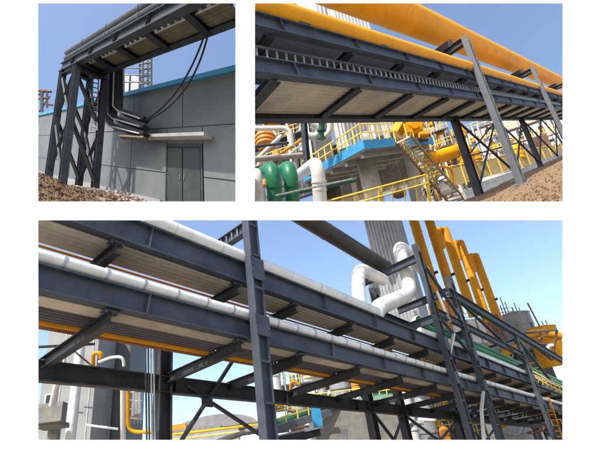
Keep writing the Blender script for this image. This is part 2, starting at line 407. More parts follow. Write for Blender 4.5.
# dark duct and the white S-bend pipes
du = [F.on(293, 211, b=2.2), F.on(386, 268, b=2.2)]
pipe('exhaust_duct', du, .43 * U, DUCT, 'thick dull dark duct slanting down into the white bends above the rack', 'duct', seg=22, bands=[(lerp(du[0], du[1], t), (du[1] - du[0]).normalized()) for t in (.3, .75)], bmat=DUCT, bw=1.04)
pa = bend([F.on(360, 308, b=1.0), F.on(357, 267, b=1.0), F.on(383, 280, b=1.6)], 1.0 * U)
pipe('bent_pipe', pa, .3 * U, WHITE, 'shorter white insulated pipe with a hooked top left of the S-bend', bands=pbands(pa, 6), bmat=WHITED, bw=1.03, bl=.03)
pb = bend([F.on(373, 324, b=.6), F.on(377, 308, b=.7), F.on(413, 292, b=.8), F.on(396, 242, b=.9), F.on(424, 271, b=1.4)], 1.25 * U, 8)
pipe('bent_pipe', pb, .37 * U, WHITE, 'white insulated S-bend pipe standing on the rack before the grey tower', seg=20, bands=pbands(pb, 9), bmat=WHITED, bw=1.03, bl=.03)
# grey ribbed tower
def ribbed_box(name, o, A, B, C, label, cat, mt, nA=0, nB=0, rw=.06, rib=None):
    t = thing(name, o, label, cat)
    part('casing', MB().para(o, A, B, C), mt, t)
    for i in range(nA):
        part('rib', MB().para(o + A * ((i + .3) / nA) - B.normalized() * rw, A * (.4 / nA), B.normalized() * rw * .96, C), rib or mt, t)
    for i in range(nB):
        part('rib', MB().para(o + B * ((i + .3) / nB) - A.normalized() * rw, B * (.4 / nB), A.normalized() * rw * .96, C), rib or mt, t)
    part('roof_cap', MB().para(o + C * 1.002 - A * .03 - B * .03, A * 1.06, B * 1.06, C.normalized() * .12), mt, t)
    return t
tc = F.on(424, 330, b=4.2)
ttop = F.on(383.5, 222, b=4.2)
hC = (F.on(405, 213, b=4.2) - tc).dot(F.z)
ribbed_box('ribbed_tower', tc, F.r * 1.7 * U, F.y * 2.7 * U, F.z * hC, 'tall grey ribbed sheet-metal tower behind the white S-bend pipe', 'tower', RIB, 0, 9, .09)
# row of yellow stacks with hooked heads
def stack(px, py, b, wpx, label, hook=True):
    bot = F.on(px, py, b=b); z = F.z
    base = bot - z * 9.5 * U
    rad = wpx
    pts = [base, bot - z * rad * .5, bot - z * rad * .2, bot + z * rad * .05, bot + z * rad * .15]
    t = thing('stack_pipe', base, label, 'stack', 'row of yellow stacks')
    part('stack_body', MB().tube(pts, [rad, rad, rad * .9, rad * .6, rad * .1], 18), YEL2, t, True)
    if hook: part('elbow', MB().tube(bend([bot - z * rad * .75, bot - z * rad * .6 - F.r * 1.15 * U + F.y * .3 * U, bot - z * 2.6 * U - F.r * 1.2 * U + F.y * .4 * U], .6 * U, 8), rad * .55, 14), YEL2, t, True)
    for k in range(1, 5):
        p = base + z * (1.6 * k + 1.2) * U
        part('flange', MB().tube([p - z * .05 * U, p + z * .05 * U], rad * 1.05, 18), YEL2, t, True)
    part('access_nozzle', MB().tube([base + z * 3.4 * U, base + z * 3.4 * U - F.y * .75 * U], rad * .3, 10), STEELD, t, True)
stack(428, 217, 3.6, .43 * U, 'tallest yellow stack, running out of the top edge beside the grey tower', False)
stack(412, 215, 4.6, .44 * U, 'yellow stack half hidden behind the tallest one by the grey tower', False)
stack(444, 228, 3.9, .45 * U, 'hooked yellow stack second in the falling row')
stack(459.5, 241, 4.2, .47 * U, 'hooked yellow stack third in the falling row')
stack(474.5, 254, 4.5, .49 * U, 'last and lowest hooked yellow stack at the right end of the row')
def cyl(name, p, z, r, h, mt, label, cat, cone=.25, trims=3, group=None, tmat=None):
    t = thing(name, p, label, cat, group)
    part('shell', MB().tube([p, p + z * h, p + z * (h + r * cone), p + z * (h + r * cone * 1.4)], [r, r, r * .55, r * .05], 24), mt, t, True)
    for k in range(trims):
        q = p + z * h * (k + 1) / trims * .985
        part('hoop', MB().tube([q - z * r * .03, q + z * r * .03], r * 1.03, 24), tmat or mt, t, True)
    return t
c1 = cyl('storage_tank', F.at(527, 350, 47), F.z, F.px(15, 47), F.px(36, 47), TANK, 'grey steel tank with thin vent pipes on top near the right edge', 'tank', .12)
for dx, hh in ((-10, 12), (-7, 20), (-4, 15), (1, 8), (5, 13), (8, 7)):
    p = ROOTS[c1.name] + F.z * F.px(35, 47) + F.h * F.px(dx, 47); part('vent_pipe', MB().tube([p, p + F.z * F.px(hh, 47)], F.px(.5, 47), 6), STEELD, c1)
c2 = cyl('yellow_hopper', F.at(556, 366, 44), F.z, F.px(14, 44), F.px(38, 44), YEL2, 'yellow hopper with a thin slanted mast on top at the right edge', 'hopper', .1)
p = ROOTS[c2.name] + F.z * F.px(38, 44); part('mast', MB().tube([p, p + F.z * F.px(27, 44) - F.h * F.px(3, 44)], F.px(.9, 43.9), 6), RUST, c2)
for dx in (-8, 4, 8):
    p = ROOTS[c2.name] + F.z * F.px(37, 44) + F.h * F.px(dx, 44); part('vent_pipe', MB().tube([p, p + F.z * F.px(8, 43)], F.px(.5, 43), 6), STEELD, c2)
pipe('yellow_duct', bend([F.at(560, 336, 42), F.at(534, 331, 42), F.at(514, 344, 42), F.at(500, 360, 42)], 2), F.px(4, 42), YEL2, 'bent yellow duct leaving the hopper at the right edge', 'duct')
# lattice frame before the hopper
fr = thing('steel_lattice', F.at(540, 366, 38), 'dark steel lattice frame in front of the yellow hopper', 'frame')
for x0, y0, x1, y1 in ((519, 334, 552, 360), (552, 360, 557, 330), (519, 334, 557, 330), (530, 342, 556, 345), (536, 348, 556, 352), (540, 333, 548, 356), (549, 332, 530, 344)):
    part('lattice_bar', MB().bar(F.at(x0, y0, 38), F.at(x1, y1, 38), F.px(1.6, 38)), STEEL if x0 == 519 else RUST, fr)
pipe('white_valve_pipe', bend([F.at(548, 353, 37), F.at(548, 346, 37), F.at(553, 345, 37)], .5), F.px(1.6, 37), WHITE, 'small white bent pipe inside the lattice frame at the right edge')
# yellow ladder at the lower right corner
ld = thing('yellow_ladder', F.at(560, 436, 30), 'yellow caged ladder at the lower right corner of the long rack', 'ladder')
for x0, x1 in ((549, 558), (543, 551)):
    part('ladder_rail', MB().bar(F.at(x0, 398, 30), F.at(x1 + 6, 442, 30), F.px(1.2, 30)), YEL2, ld)
for k in range(9):
    t = k / 8; part('rung', MB().bar(lerp(F.at(549, 398, 30), F.at(564, 442, 30), t), lerp(F.at(543, 398, 30), F.at(557, 442, 30), t), F.px(.8, 30)), YEL2, ld)
gr = thing('guard_rail', F.at(545, 396, 29), 'yellow guard rail under the green pipes at the right edge', 'railing')
for k in range(7): part('post', MB().bar(F.at(534 + 4.5 * k, 380 + 2.3 * k, 29), F.at(532 + 4.5 * k, 370 + 2.3 * k + (0 if k < 3 else 3), 29), F.px(1, 29)), YELR, gr)
for dy in (0, 5): part('rail', MB().bar(F.at(532, 371 + dy, 29), F.at(562, 387 + dy, 29), F.px(1, 29)), YELR, gr)

# buildings under the rack at the left
def box_px(F, x, y, w, h, depth, thick, A=None):
    o = F.at(x, y, depth); return o, F.h * F.px(w, depth), F.d * thick, F.z * F.px(h, depth) / max(.5, math.sqrt(1 - F.z.dot(cam2world(fw_c)) ** 2))
def block(name, x, y, w, h, depth, thick, mt, label, cat, joints=(), windows=(), roof=None, F=FC):
    o, A, B, C = box_px(F, x, y, w, h, depth, thick)
    t = thing(name, o, label, cat)
    part('wall', MB().para(o, A, B, C), mt, t)
    n = -B.normalized() * .05
    for j in joints: part('panel_rib', MB().para(o + A * j + n, A.normalized() * F.px(1.0, depth), -n * .96, C), GALV if mt is PANELG else STEELG, t)
    for (u, v, du_, dv_) in windows:
        wn = part('window', MB().para(o + A * u + C * v + n * 2, A * du_, -n * 1.96, C * dv_), WHITED, t)
        part('pane', MB().para(o + A * (u + du_ * .12) + C * (v + dv_ * .1) + n * 2.5, A * du_ * .76, -n * .6, C * dv_ * .8), GLASS, wn)
    if roof: part('roof', MB().para(o + C * 1.001 - A * .03 - B * .03, A * 1.06, B * 1.06, C.normalized() * F.px(2, depth)), roof, t)
    return t
block('grey_building', 86, 450, 40, 100, 34, 6, PANEL, 'blue-grey panelled block below the left of the rack', 'building', (.32, .62, .95), roof=STEELG)
block('pale_building', 32, 452, 58, 118, 30, 5, PANELG, 'pale grey building at the lower left corner', 'building', (.35, .55, .72, .9), ((.08, .62, .3, .12), (.1, .3, .22, .1)))
wt = F.at(68, 455, 26)
cyl('white_column_pipe', wt, F.z, F.px(4.6, 26), F.px(110, 26), WHITE, 'fat white vertical pipe before the pale building at lower left', 'pipe', .2, 4)
bal = thing('concrete_balcony', F.at(40, 425, 24), 'small grey concrete landing in the lower left corner', 'landing')
o, A, B, C = box_px(F, 34, 424, 27, 16, 24, .8); part('parapet', MB().para(o, A, B, C), CONCD, bal)
o, A, B, C = box_px(F, 34, 428, 26, 4, 24.3, 1.6); part('slab', MB().para(o, A, B, C), CONCD, bal)
o, A, B, C = box_px(F, 45, 452, 10, 26, 25, .6); part('bracket', MB().para(o, A, B, C), CONCD, bal)
pipe('slanted_chute', [F.at(52, 405, 23.5), F.at(60, 372, 23.5)], F.px(3, 23.5), WHITED, 'slanted pale chute under the far girder at lower left', 'chute')
pipe('gooseneck_pipe', bend([F.at(93, 366, 32), F.at(93, 353, 32), F.at(101, 353, 32), F.at(101, 358, 32)], .8), F.px(2, 32), YEL2, 'yellow gooseneck pipe on the roof of the blue-grey block')
pipe('gooseneck_pipe', bend([F.at(99, 362, 31.5), F.at(112, 357, 31.5), F.at(123, 357, 31.5), F.at(124, 366, 31.5)], .8), F.px(1.5, 31.5), WHITE, 'thin white bent pipe on the roof of the blue-grey block')
pipe('white_downpipe', bend([F.at(123, 384, 32.5), F.at(123, 446, 32.5)], .5), F.px(2.6, 32.5), WHITE, 'white downpipe at the right corner of the blue-grey block')
pipe('yellow_pipe', bend([F.at(128, 384, 32), F.at(128, 432, 32), F.at(162, 432, 32)], 1), F.px(1.7, 32), YEL, 'yellow pipe dropping beside the white downpipe and turning right')
vb = thing('vent_box', F.at(136, 425, 33), 'small grey caged vent box beside the yellow pipe at lower left', 'vent')
o, A, B, C = box_px(F, 131, 420, 9, 24, 33, 1); part('casing', MB().para(o, A, B, C), RIB, vb)
o, A, B, C = box_px(F, 131, 393, 8, 5, 33, 1); part('hood', MB().tube([o + A * .5, o + A * .5 + C * .5, o + A * .5 + C], [A.length * .55, A.length * .5, A.length * .1], 14), WHITE, vb, True)
for k in range(4): part('cage_bar', MB().bar(F.at(131 + 3.2 * k, 424, 32.5), F.at(131 + 3.2 * k, 392, 32.5), F.px(.5, 32.5)), GALV, vb)
for k in range(3):
    part('cage_bar', MB().bar(F.at(130, 400 + 9 * k, 32.4), F.at(142, 401 + 9 * k, 32.4), F.px(.5, 32.4)), GALV, vb)
pipe('white_rail_pipe', [F.at(86, 425, 29), F.at(118, 429, 29)], F.px(1.1, 29), WHITE, 'thin white pipe across the foot of the blue-grey block')
for x, nm in ((146.3, 'leftmost'), (149, 'second'), (151.7, 'third'), (154.4, 'rightmost')):
    pipe('hanging_conduit', [F.on(x - 1, 338, b=2.4), F.on(x + .5, 446, b=2.4)], .022 * U, STEELD if x < 150 else GALV, nm + ' of the four thin conduits hanging beside the dark column', 'conduit', 'conduits beside the dark column')
hb = thing('wall_lamp', F.at(80, 412, 29.5), 'small dark bracket arm on the pale building at lower left', 'bracket')
part('arm', MB().bar(F.at(74, 412, 29), F.at(83, 413, 29), F.px(1, 29)), STEELD, hb); part('arm', MB().bar(F.at(84, 407, 29), F.at(96, 408, 29), F.px(1, 29)), STEELD, hb)
# far roofs, walkway, wall
def vault(F, px, py, w, h, depth, ln, mt, label, cat, name):
    o = F.at(px, py, depth); A = F.h * F.px(w, depth); H = F.px(h, depth); mb = MB(); n = 14
    prof = [(i / n, math.sin(math.pi * (i / n)) ** .55) for i in range(n + 1)]
    vs = [o + A * t + F.z * H * q + F.d * e for e in (0, ln) for t, q in prof]
    mb.add(vs, [(i, i + 1, n + 2 + i, n + 1 + i) for i in range(n)] + [tuple(range(n, -1, -1)), tuple(range(n + 1, 2 * n + 2))])
    return solo(name, mb, mt, label, cat, smooth=False)
vault(F, 168, 434, 92, 12, 120, 30, ROOFG, 'low grey vaulted roof far away under the X brace', 'roof', 'vaulted_roof')
block('low_shed', 160, 446, 62, 11, 90, 6, CONCD, 'low grey shed far away below the vaulted roof', 'shed', (), ((.2, .3, .06, .3), (.6, .3, .06, .3)))
pipe('yellow_site_pipe', [F.at(162, 436, 70), F.at(262, 424, 70)], F.px(1.1, 70), YEL, 'thin yellow pipe running far off under the X brace')
pipe('yellow_site_pipe', [F.at(162, 441, 68), F.at(262, 429, 68)], F.px(.8, 68), YELR, 'thinner pale yellow pipe below the far yellow one')
block('white_shed', 150, 456, 90, 13, 80, 5, PANELG, 'low pale grey shed at the bottom edge under the X brace', 'shed')
block('orange_shed', 166, 432, 20, 5, 100, 5, ORANGE, 'small orange shed far away left of the X brace', 'shed')
pipe('green_grey_pipe', [F.at(206, 446, 40), F.at(268, 424, 40)], F.px(2.6, 40), CONCD, 'fat grey-green pipe rising right at the bottom edge beside the first column')
wk = thing('inclined_walkway', F.at(290, 440, 26), 'inclined grey walkway with yellow rails right of the first column', 'walkway')
w0, w1 = F.at(262, 434, 26), F.at(330, 412, 30)
part('deck', MB().bar(w0, w1, .5, F.px(7, 28), F.z), STEELG, wk)
part('edge_beam', MB().bar(F.at(262, 441, 25.5), F.at(322, 426, 28), .3, F.px(3, 26), F.z), GALV, wk)
part('support_block', MB().bar(F.at(266, 444, 25.2), F.at(318, 432, 28), .6, F.px(8, 26), F.z), STEELD, wk)
for k in range(7):
    t = k / 6; b0 = lerp(w0, w1, t); part('post', MB().bar(b0, b0 + F.z * F.px(17, 27), F.px(1.1, 27)), YELR, wk)
for dh in (9, 16): part('rail', MB().bar(w0 + F.z * F.px(dh, 27), w1 + F.z * F.px(dh, 27), F.px(1, 27)), YELR, wk)
pipe('green_conveyor_pipe', [F.at(262, 428, 30), F.at(345, 400, 34)], F.px(4, 32), GREEND, 'dark green pipe sloping up behind the inclined walkway')
bb = thing('blue_cabinet', F.at(319, 427, 25), 'bright blue box standing at the upper end of the walkway', 'cabinet')
o, A, B, C = box_px(F, 314, 427, 9, 16, 25, .6); part('casing', MB().para(o, A, B, C), BLUE, bb); part('lid', MB().para(o + C * 1.001 - A * .05 - B * .05, A * 1.1, B * 1.1, C * .06), BLUE, bb)
cw = thing('concrete_building', F.at(330, 446, 32), 'pale concrete wall with a green edge beam under the middle of the rack', 'building')
o, A, B, C = box_px(F, 318, 454, 92, 37, 32, 6); part('wall', MB().para(o, A, B, C), CONCD, cw)
part('edge_beam', MB().para(o + C * 1.002 - A * .01 - B * .03, A * 1.02, B * 1.05, C * .1), mat('pale_green_paint', (.2, .32, .26), .6), cw)
for k in range(12):
    q = o + C * 1.11 + A * (k + .5) / 12; part('post', MB().bar(q, q + C.normalized() * F.px(9, 32), F.px(.8, 32)), YELR, cw)
for dh in (4, 9): part('rail', MB().bar(o + C * 1.11 + C.normalized() * F.px(dh, 32), o + A + C * 1.11 + C.normalized() * F.px(dh, 32), F.px(.8, 32)), YELR, cw)
part('door', MB().para(o + A * .28 - B.normalized() * .06, A * .06, B.normalized() * .05, C * .45), STEELG, cw)
# machinery crowd behind the rack, right half
block('dim_hall', 390, 482, 200, 104, 62, 4, mat('dim_brown_grey', (.07, .06, .052), .85), 'dim brown-grey hall behind the tangle at lower right', 'building', [k / 14 for k in range(1, 14)])
block('dim_shed', 440, 372, 60, 40, 58, 4, RUST, 'rust brown shed behind the foot of the yellow stacks', 'shed', (.2, .4, .6, .8))
cr2 = random.Random(11)
def vessel(x, y, w, h, depth, mt, label, name='process_vessel', cat='vessel', F=FC, lean=None):
    p = F.at(x, y, depth); r = F.px(w / 2, depth); H = F.px(h, depth); z = F.z
    t = thing(name, p, label, cat)
    part('shell', MB().tube([p, p + z * H, p + z * (H + r * .5), p + z * (H + r * .75)], [r, r, r * .75, r * .12], 20), mt, t, True)
    for k in (.3, .7): part('flange', MB().tube([p + z * H * k, p + z * (H * k + r * .15)], r * 1.1, 20), mt, t, True)
    part('nozzle', MB().tube([p + z * (H + r * .6), p + z * (H + r * 1.5)], r * .2, 8), STEELG, t)
    return t
vessel(300, 420, 15, 26, 40, TANK, 'grey vessel behind the walkway right of the first column')
vessel(276, 402, 14, 34, 44, WHITED, 'pale vessel close behind the right side of the first column')
vessel(316, 408, 26, 40, 52, WHITE, 'broad white vessel seen through the middle of the rack')
vessel(343, 402, 22, 40, 50, TANK, 'grey vessel seen through the middle of the rack beside the white one')
vessel(357, 392, 9, 20, 44, ORANGE, 'small orange vessel below the yellow thin pipe mid-rack')
vessel(383, 402, 30, 14, 42, GREEND, 'squat dark green vessel left of the two dark braced columns')
vessel(432, 446, 18, 40, 36, TANK, 'grey vessel at the bottom edge right of the braced columns')
vessel(474, 446, 9, 20, 24, WHITE, 'small white domed vessel at the bottom edge between the double columns')
vessel(448, 446, 10, 14, 30, ORANGE, 'small orange vessel at the bottom edge left of the double columns')
vessel(415, 446, 14, 46, 40, WHITED, 'weathered white vessel behind the X bracing at the bottom')
vessel(522, 446, 26, 40, 44, TANK, 'broad grey vessel at the bottom edge near the right corner')
vessel(500, 446, 14, 30, 34, WHITED, 'pale vessel at the bottom right, left of the broad grey one')
vessel(430, 345, 26, 16, 30, GREEND, 'dark green vessel on the upper tier behind the double columns')
vessel(424, 345, 14, 24, 27, WHITED, 'white rounded vessel on the upper tier by the grey tower')
for x, y, w, h, d, mt, lb in ((478, 345, 24, 22, 40, WHITED, 'pale block behind the foot of the yellow stacks'), (500, 345, 16, 26, 44, RUST, 'rusty block behind the lattice beam at right'), (455, 345, 20, 40, 42, ORANGE, 'orange casing behind the double columns under the stacks'), (540, 420, 30, 40, 50, RUST, 'rust brown block behind the yellow rail at the right edge'), (395, 330, 26, 46, 40, RIB, 'dull grey block behind the foot of the ribbed tower')):
    block('machine_block', x - w / 2, y, w, h, d, 2, mt, lb, 'machine', (.3, .7))
k = 0
spots = [(408, 436, 'grey'), (436, 420, 'white'), (458, 428, 'rust'), (486, 415, 'grey'), (507, 425, 'yellow'), (528, 412, 'grey'), (545, 430, 'rust'), (396, 420, 'grey'), (500, 400, 'rust'), (520, 435, 'grey'), (470, 400, 'yellow'), (290, 398, 'yellow'), (306, 412, 'rust'), (275, 414, 'yellow')]
cm = {'grey': GALV, 'white': WHITE, 'rust': RUST, 'yellow': YEL2}
wd = ['looping', 'stepped', 'cranked', 'hooked', 'zigzag', 'kinked', 'arched', 'wavy', 'bowed', 'crooked', 'doubled', 'forked', 'leaning', 'rising']
for x, y, c in spots:
    d = cr2.uniform(30, 40); w = cr2.uniform(1.2, 2.6)
    s1, s2 = cr2.uniform(8, 20), cr2.uniform(8, 18)
    ps = [F.at(x - s1, y + cr2.uniform(-2, 4), d), F.at(x, y, d), F.at(x + cr2.uniform(0, 4), y - s2, d), F.at(x + s1 * .8, y - s2 + cr2.uniform(-2, 5), d)]
    pipe('process_pipe', bend(ps, 1.0), F.px(w, d), cm[c], 'thin %s %s pipe in the tangle %s' % (wd[k], c, 'near the walkway' if x < 320 else ('left of the double columns' if x < 440 else ('right of the double columns' if x < 515 else 'at the lower right corner'))))
    k += 1

def process_frame(F, x, y, w, h, depth, nc, nf, label, seed, col=STEELG, rails=YELR):
    rg = random.Random(seed); o, A, B, C = box_px(F, x, y, w, h, depth, F.px(w * .35, depth)); t = thing('process_structure', o, label, 'plant structure')
    bw = F.px(1.3, depth)
    for i in range(nc + 1):
        for e in (0, 1):
            p = o + A * (i / nc) + B * e; part('upright', MB().bar(p, p + C, bw), col, t)
    for j in range(1, nf + 1):
        q = o + C * (j / nf)
        part('floor', MB().para(q - A * .02 - B * .05, A * 1.04, B * 1.1, C.normalized() * bw * .9), RUST if rg.random() < .4 else col, t)
        for i in range(2 * nc + 1):
            p = q + A * (i / (2 * nc)) - B * .05 + C.normalized() * bw; part('rail_post', MB().bar(p, p + C * (.42 / nf), bw * .45), rails, t)
        for k in (.21, .42): part('rail', MB().bar(q + C * (k / nf) - B * .05 + C.normalized() * bw, q + A + C * (k / nf) - B * .05 + C.normalized() * bw, bw * .45), rails, t)
        for i in range(nc):
            kind = rg.randrange(5); p = o + A * ((i + rg.uniform(.3, .7)) / nc) + B * .4 + C * ((j - 1) / nf + .02); hh_ = C * (rg.uniform(.45, .8) / nf); r = A.length / nc * rg.uniform(.16, .3)
            m_ = rg.choice([WHITED, TANK, YEL2, WHITE, GALV, ORANGE, TANK])
            if kind < 3:
                part('drum', MB().tube([p, p + hh_ * .85, p + hh_ * .95, p + hh_], [r, r, r * .7, r * .1], 14), m_, t, True)
            else:
                part('pipe_run', MB().tube(bend([p - A / nc * .5, p + hh_ * .2, p + hh_, p + hh_ + A / nc * .5], r), r * .45, 10), m_, t, True)
    for i in range(nc):
        if rg.random() < .6:
            part('brace', MB().bar(o + A * (i / nc), o + A * ((i + 1) / nc) + C * (1 / nf), bw * .5), col, t)
    for i in range(3):
        p = o + A * rg.random() - B * .15; part('riser', MB().tube([p, p + C * rg.uniform(.6, 1.1)], bw * rg.uniform(.5, 1), 10), rg.choice([WHITED, YEL2, GALV, WHITE]), t, True)
    return t
process_frame(FC, 262, 456, 62, 74, 48, 4, 4, 'cluttered steel frame with yellow rails right of the first column', 31)
process_frame(FC, 326, 426, 76, 34, 54, 5, 2, 'long low process frame above the pale concrete wall', 32)
process_frame(FC, 400, 462, 76, 76, 44, 4, 4, 'crowded process frame behind the braced columns at the bottom', 33, STEELD)
process_frame(FC, 478, 468, 96, 92, 50, 5, 4, 'crowded process frame filling the lower right corner', 34, STEELD)
process_frame(FC, 440, 366, 90, 34, 48, 5, 2, 'process frame behind the green pipes under the stacks', 35, STEELD)
# ================================================================== YARD B: yellow gas main on a rack, platform and stair behind (upper right picture)
F = FB; U = F.U; Z = F.z
AL, AR = -16.6, 60.0
XL = 247
ground_c = -7.75
# soil bank under the rack
def terrain(F, xl, xr, yn, far, c, na, nb, amp, mt, name, seed, shape=None, thick=.12, kind='structure', near=None):
    """soil sheet between a near edge and a far edge (far(t), near(t) give points of the frame)"""
    rg = random.Random(seed); mb = MB()
    ph = [(rg.uniform(.3, 2.6), rg.uniform(.3, 2.6), rg.uniform(0, 6.3)) for _ in range(14)]
    vs = []
    for j in range(nb + 1):
        for i in range(na + 1):
            t = i / na; p = lerp(near(t), far(t), j / nb)
            a, b = p.x, p.y
            h = sum(math.sin(a * p_ + b * q + s) / (1 + p_) for p_, q, s in ph) / 4 * amp + rg.uniform(-.5, .5) * amp * .5
            vs.append(F(a, b, c + (h + (shape(a, b) if shape else 0)) * min(1, j / 2)))
    n = len(vs)
    vs += [v - F.z * thick * F.U for v in vs]
    w = na + 1; fs = []
    for j in range(nb):
        for i in range(na):
            k = j * w + i; fs.append((k, k + 1, k + w + 1, k + w)); fs.append((n + k, n + k + w, n + k + w + 1, n + k + 1))
    for i in range(na):
        fs.append((i + 1, i, n + i, n + i + 1)); k = nb * w + i; fs.append((k, k + 1, n + k + 1, n + k))
    for j in range(nb):
        k = j * w; fs.append((k, k + w, n + k + w, n + k)); k = j * w + na; fs.append((k + w, k, n + k, n + k + w))
    mb.add(vs, fs)
    return link(name, mb, mt, kind=kind, smooth=True)
def lat(F, p):
    return Matrix((F.r, F.y, F.z)).transposed().inverted() @ (p - F.o) / F.U
gl = lambda x, y, c=ground_c: lat(F, F.on(x, y, c=c))
e0, e1 = gl(455, 205), gl(571, 151.5)            # far edge of the bank
n0, n1 = gl(452, 213), gl(571, 213)
terrain(F, 0, 0, 0, lambda t: Vector(lat(F, F.on(455 + 116 * t, 205 - 53.5 * t, c=ground_c))), ground_c, 150, 40, .12, DIRTB, 'soil_bank', 3, near=lambda t: Vector(lat(F, F.on(452 + 119 * t, 213, c=ground_c))))
hz = lambda x: 119 + (x - 645) * -.3333
terrain(F, 0, 0, 0, lambda t: Vector(lat(F, F.on(440 + 131 * t, hz(440 + 131 * t) + 4, c=ground_c - .3))), ground_c - .3, 40, 8, .04, mat('pale_yard_paving', (.42, .4, .37), .9), 'yard_paving', 4, near=lambda t: Vector(lat(F, F.on(440 + 131 * t, hz(440 + 131 * t) + lerp(19, 9, t), c=ground_c - .3))))
# clods scattered on the bank
cl = MB(); rg = random.Random(5)
for _ in range(420):
    q_ = lat(F, F.on(rg.uniform(470, 562), rg.uniform(160, 208), c=ground_c)); p = F(q_.x, q_.y, ground_c + .06)
    if lat(F, p).y > 2.6: continue
    s = rg.uniform(.02, .06) * U
    d1 = [Vector((rg.uniform(-1, 1), rg.uniform(-1, 1), rg.uniform(-.6, .6))).normalized() * s for _ in range(6)]
    cl.add([p + Vector((s, 0, 0)), p + Vector((0, s * .8, 0)), p - Vector((s * .8, 0, 0)), p - Vector((0, s, 0)), p + Vector((d1[0].x * .3, d1[0].y * .3, s * .8)), p - Vector((0, 0, s))], [(0, 1, 4), (1, 2, 4), (2, 3, 4), (3, 0, 4), (1, 0, 5), (2, 1, 5), (3, 2, 5), (0, 3, 5)])
o = link('soil_clods', cl, DIRTB, kind='stuff', label='loose soil clods scattered over the bank', cat='soil')

rack = thing('pipe_rack', F(2.3, 0, ground_c), 'blue-grey rack of riveted girders carrying the yellow gas main', 'pipe rack')
CB = [-15.2, -11.2, -7.2, -3.2, .8, 4.8, 8.8, 12.8, 17, 22, 27, 33, 40, 48]
ST = [-14.85, -10.9, -6.9, -3.0, .9, 4.7, 8.5, 12.5, 17, 22, 27, 33]
girder(F, rack, F.a_at(XL, 0, .22), AR, 0, .21, -.34, .25 * U, ST)
girder(F, rack, F.a_at(XL, 0, -2), AR, 0, -1.44, -1.97, .25 * U, [a + .35 for a in ST])
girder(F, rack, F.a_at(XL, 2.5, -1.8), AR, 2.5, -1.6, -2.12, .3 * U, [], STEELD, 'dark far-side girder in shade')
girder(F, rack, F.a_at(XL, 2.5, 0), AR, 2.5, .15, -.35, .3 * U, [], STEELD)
for a in CB:
    part('cross_beam', MB().ibeam(F(a, .04, -1.92), F(a, 2.5, -1.92), Z, .3 * U, .26 * U), STEELD, rack)
    part('cross_beam', MB().ibeam(F(a, .04, -.3), F(a, 2.5, -.3), Z, .28 * U, .22 * U), STEELD, rack)
edges = CB + [AR]
for i in range(len(edges) - 1):
    e0, e1 = edges[i] + .12, edges[i + 1] - .12
    part('soffit_panel', corr(F, e0, e1, .2, 2.36, -1.86, 9, .025), CREAM, rack)
# cable ladder between the girders
cl_ = thing('cable_ladder', F(-16, .7, -1.0), 'dark cable ladder with pale rungs between the two girders of the yellow rack', 'cable tray')
for b, c in ((.42, -.62), (.42, -1.02), (1.3, -.62)):
    part('side_rail', MB().bar(F(F.a_at(XL, b, c), b, c), F(AR, b, c), .05 * U, .07 * U, Z), STEELG, cl_)
for k in range(130):
    a = -15.6 + .4 * k
    part('rung', MB().bar(F(a, .44, -.66), F(a, .44, -1.0), .035 * U, .06 * U), GALV, cl_)
part('shade_sheet', MB().para(F(-15.5, .95, -1.6), F.r * (AR + 15.5) * U, F.y * .04 * U, Z * 2.1 * U), BLACK, cl_)  # added black sheet, paints in the dark depth between the girders
# near and far columns
for a, top, w in ((2.3, 2.95, .5), (22.6, 3.05, .5), (44, 3.0, .5)):
    column(F, rack, a, -.3, ground_c - .1, top, w, .34, STEELN, int((top + 7.7) / .8))
for a in (3.2, 22.0, 42):
    column(F, rack, a, 2.5, ground_c - .2, -.3, .46, .4, STEELD)
for a, b0 in ((2.3, 0), (22.6, 0), (44, 0)):
    part('pipe_bracket', MB().ibeam(F(a, -.25, 2.75), F(a, 3.0, 2.75), Z, .5 * U, .3 * U), STEELD, rack, label='dark bracket arm under the yellow main')
    part('base_plate', MB().para(F(a - .4, -.7, ground_c + .02), F.r * .8 * U, F.y * .8 * U, Z * .06 * U), STEELG, rack)
for a0, a1 in ((3.2, 12.6), (12.6, 22.0), (22, 32), (32, 42)):
    rod(F, rack, F(a0, 2.42, -2.1), F(a1, 2.42, -7.4), .14); rod(F, rack, F(a0, 2.46, -7.4), F(a1, 2.46, -2.1), .14)
rod(F, rack, F(3.2, 2.3, -4.9), F(12.6, 2.3, -2.1), .13); rod(F, rack, F(3.2, 2.35, -5.0), F(22, 2.35, -4.6), .12)
# the yellow mains
mn = [F(-9.0, 1.5, 4.55), F(90, 1.5, 4.55)]
yy = [F(a, 1.5, 4.55) for a in (-2.2, 3.2, 9.5, 15, 22.6, 29, 36, 44, 55)]
bp_c = F.on(443, 33, b=1.5); rr = F.U * .93
main0 = bp_c - F.r * 24 * U; main1 = bp_c + F.r * 110 * U
mainm = thing('gas_main', main0, 'huge glossy yellow gas main running along the top of the rack', 'pipe')
part('pipe_body', MB().tube([main0, main1], rr, 32), YEL, mainm, True)
for a in (-13.5, -7.6, .4, 7.5, 15, 24, 33, 43, 55):
    q = bp_c + F.r * a * U
    part('weld_band', MB().tube([q - F.r * .05 * U, q + F.r * .05 * U], rr * 1.018, 32), YEL, mainm, True)
for a in (2.3, 22.6, 44):
    q = F(a, 1.5, 3.0)
    part('saddle', MB().para(q - F.r * .18 * U - F.y * .9 * U, F.r * .36 * U, F.y * 1.8 * U, Z * .55 * U), STEELD, mainm)
sp = [F(F.a_at(XL, .1, .5), .1, .64), F(90, .1, .64)]
sm = thing('yellow_pipe', sp[0], 'slimmer yellow pipe lying along the upper girder below the gas main', 'pipe')
part('pipe_body', MB().tube(sp, .35 * U, 24), YEL, sm, True)
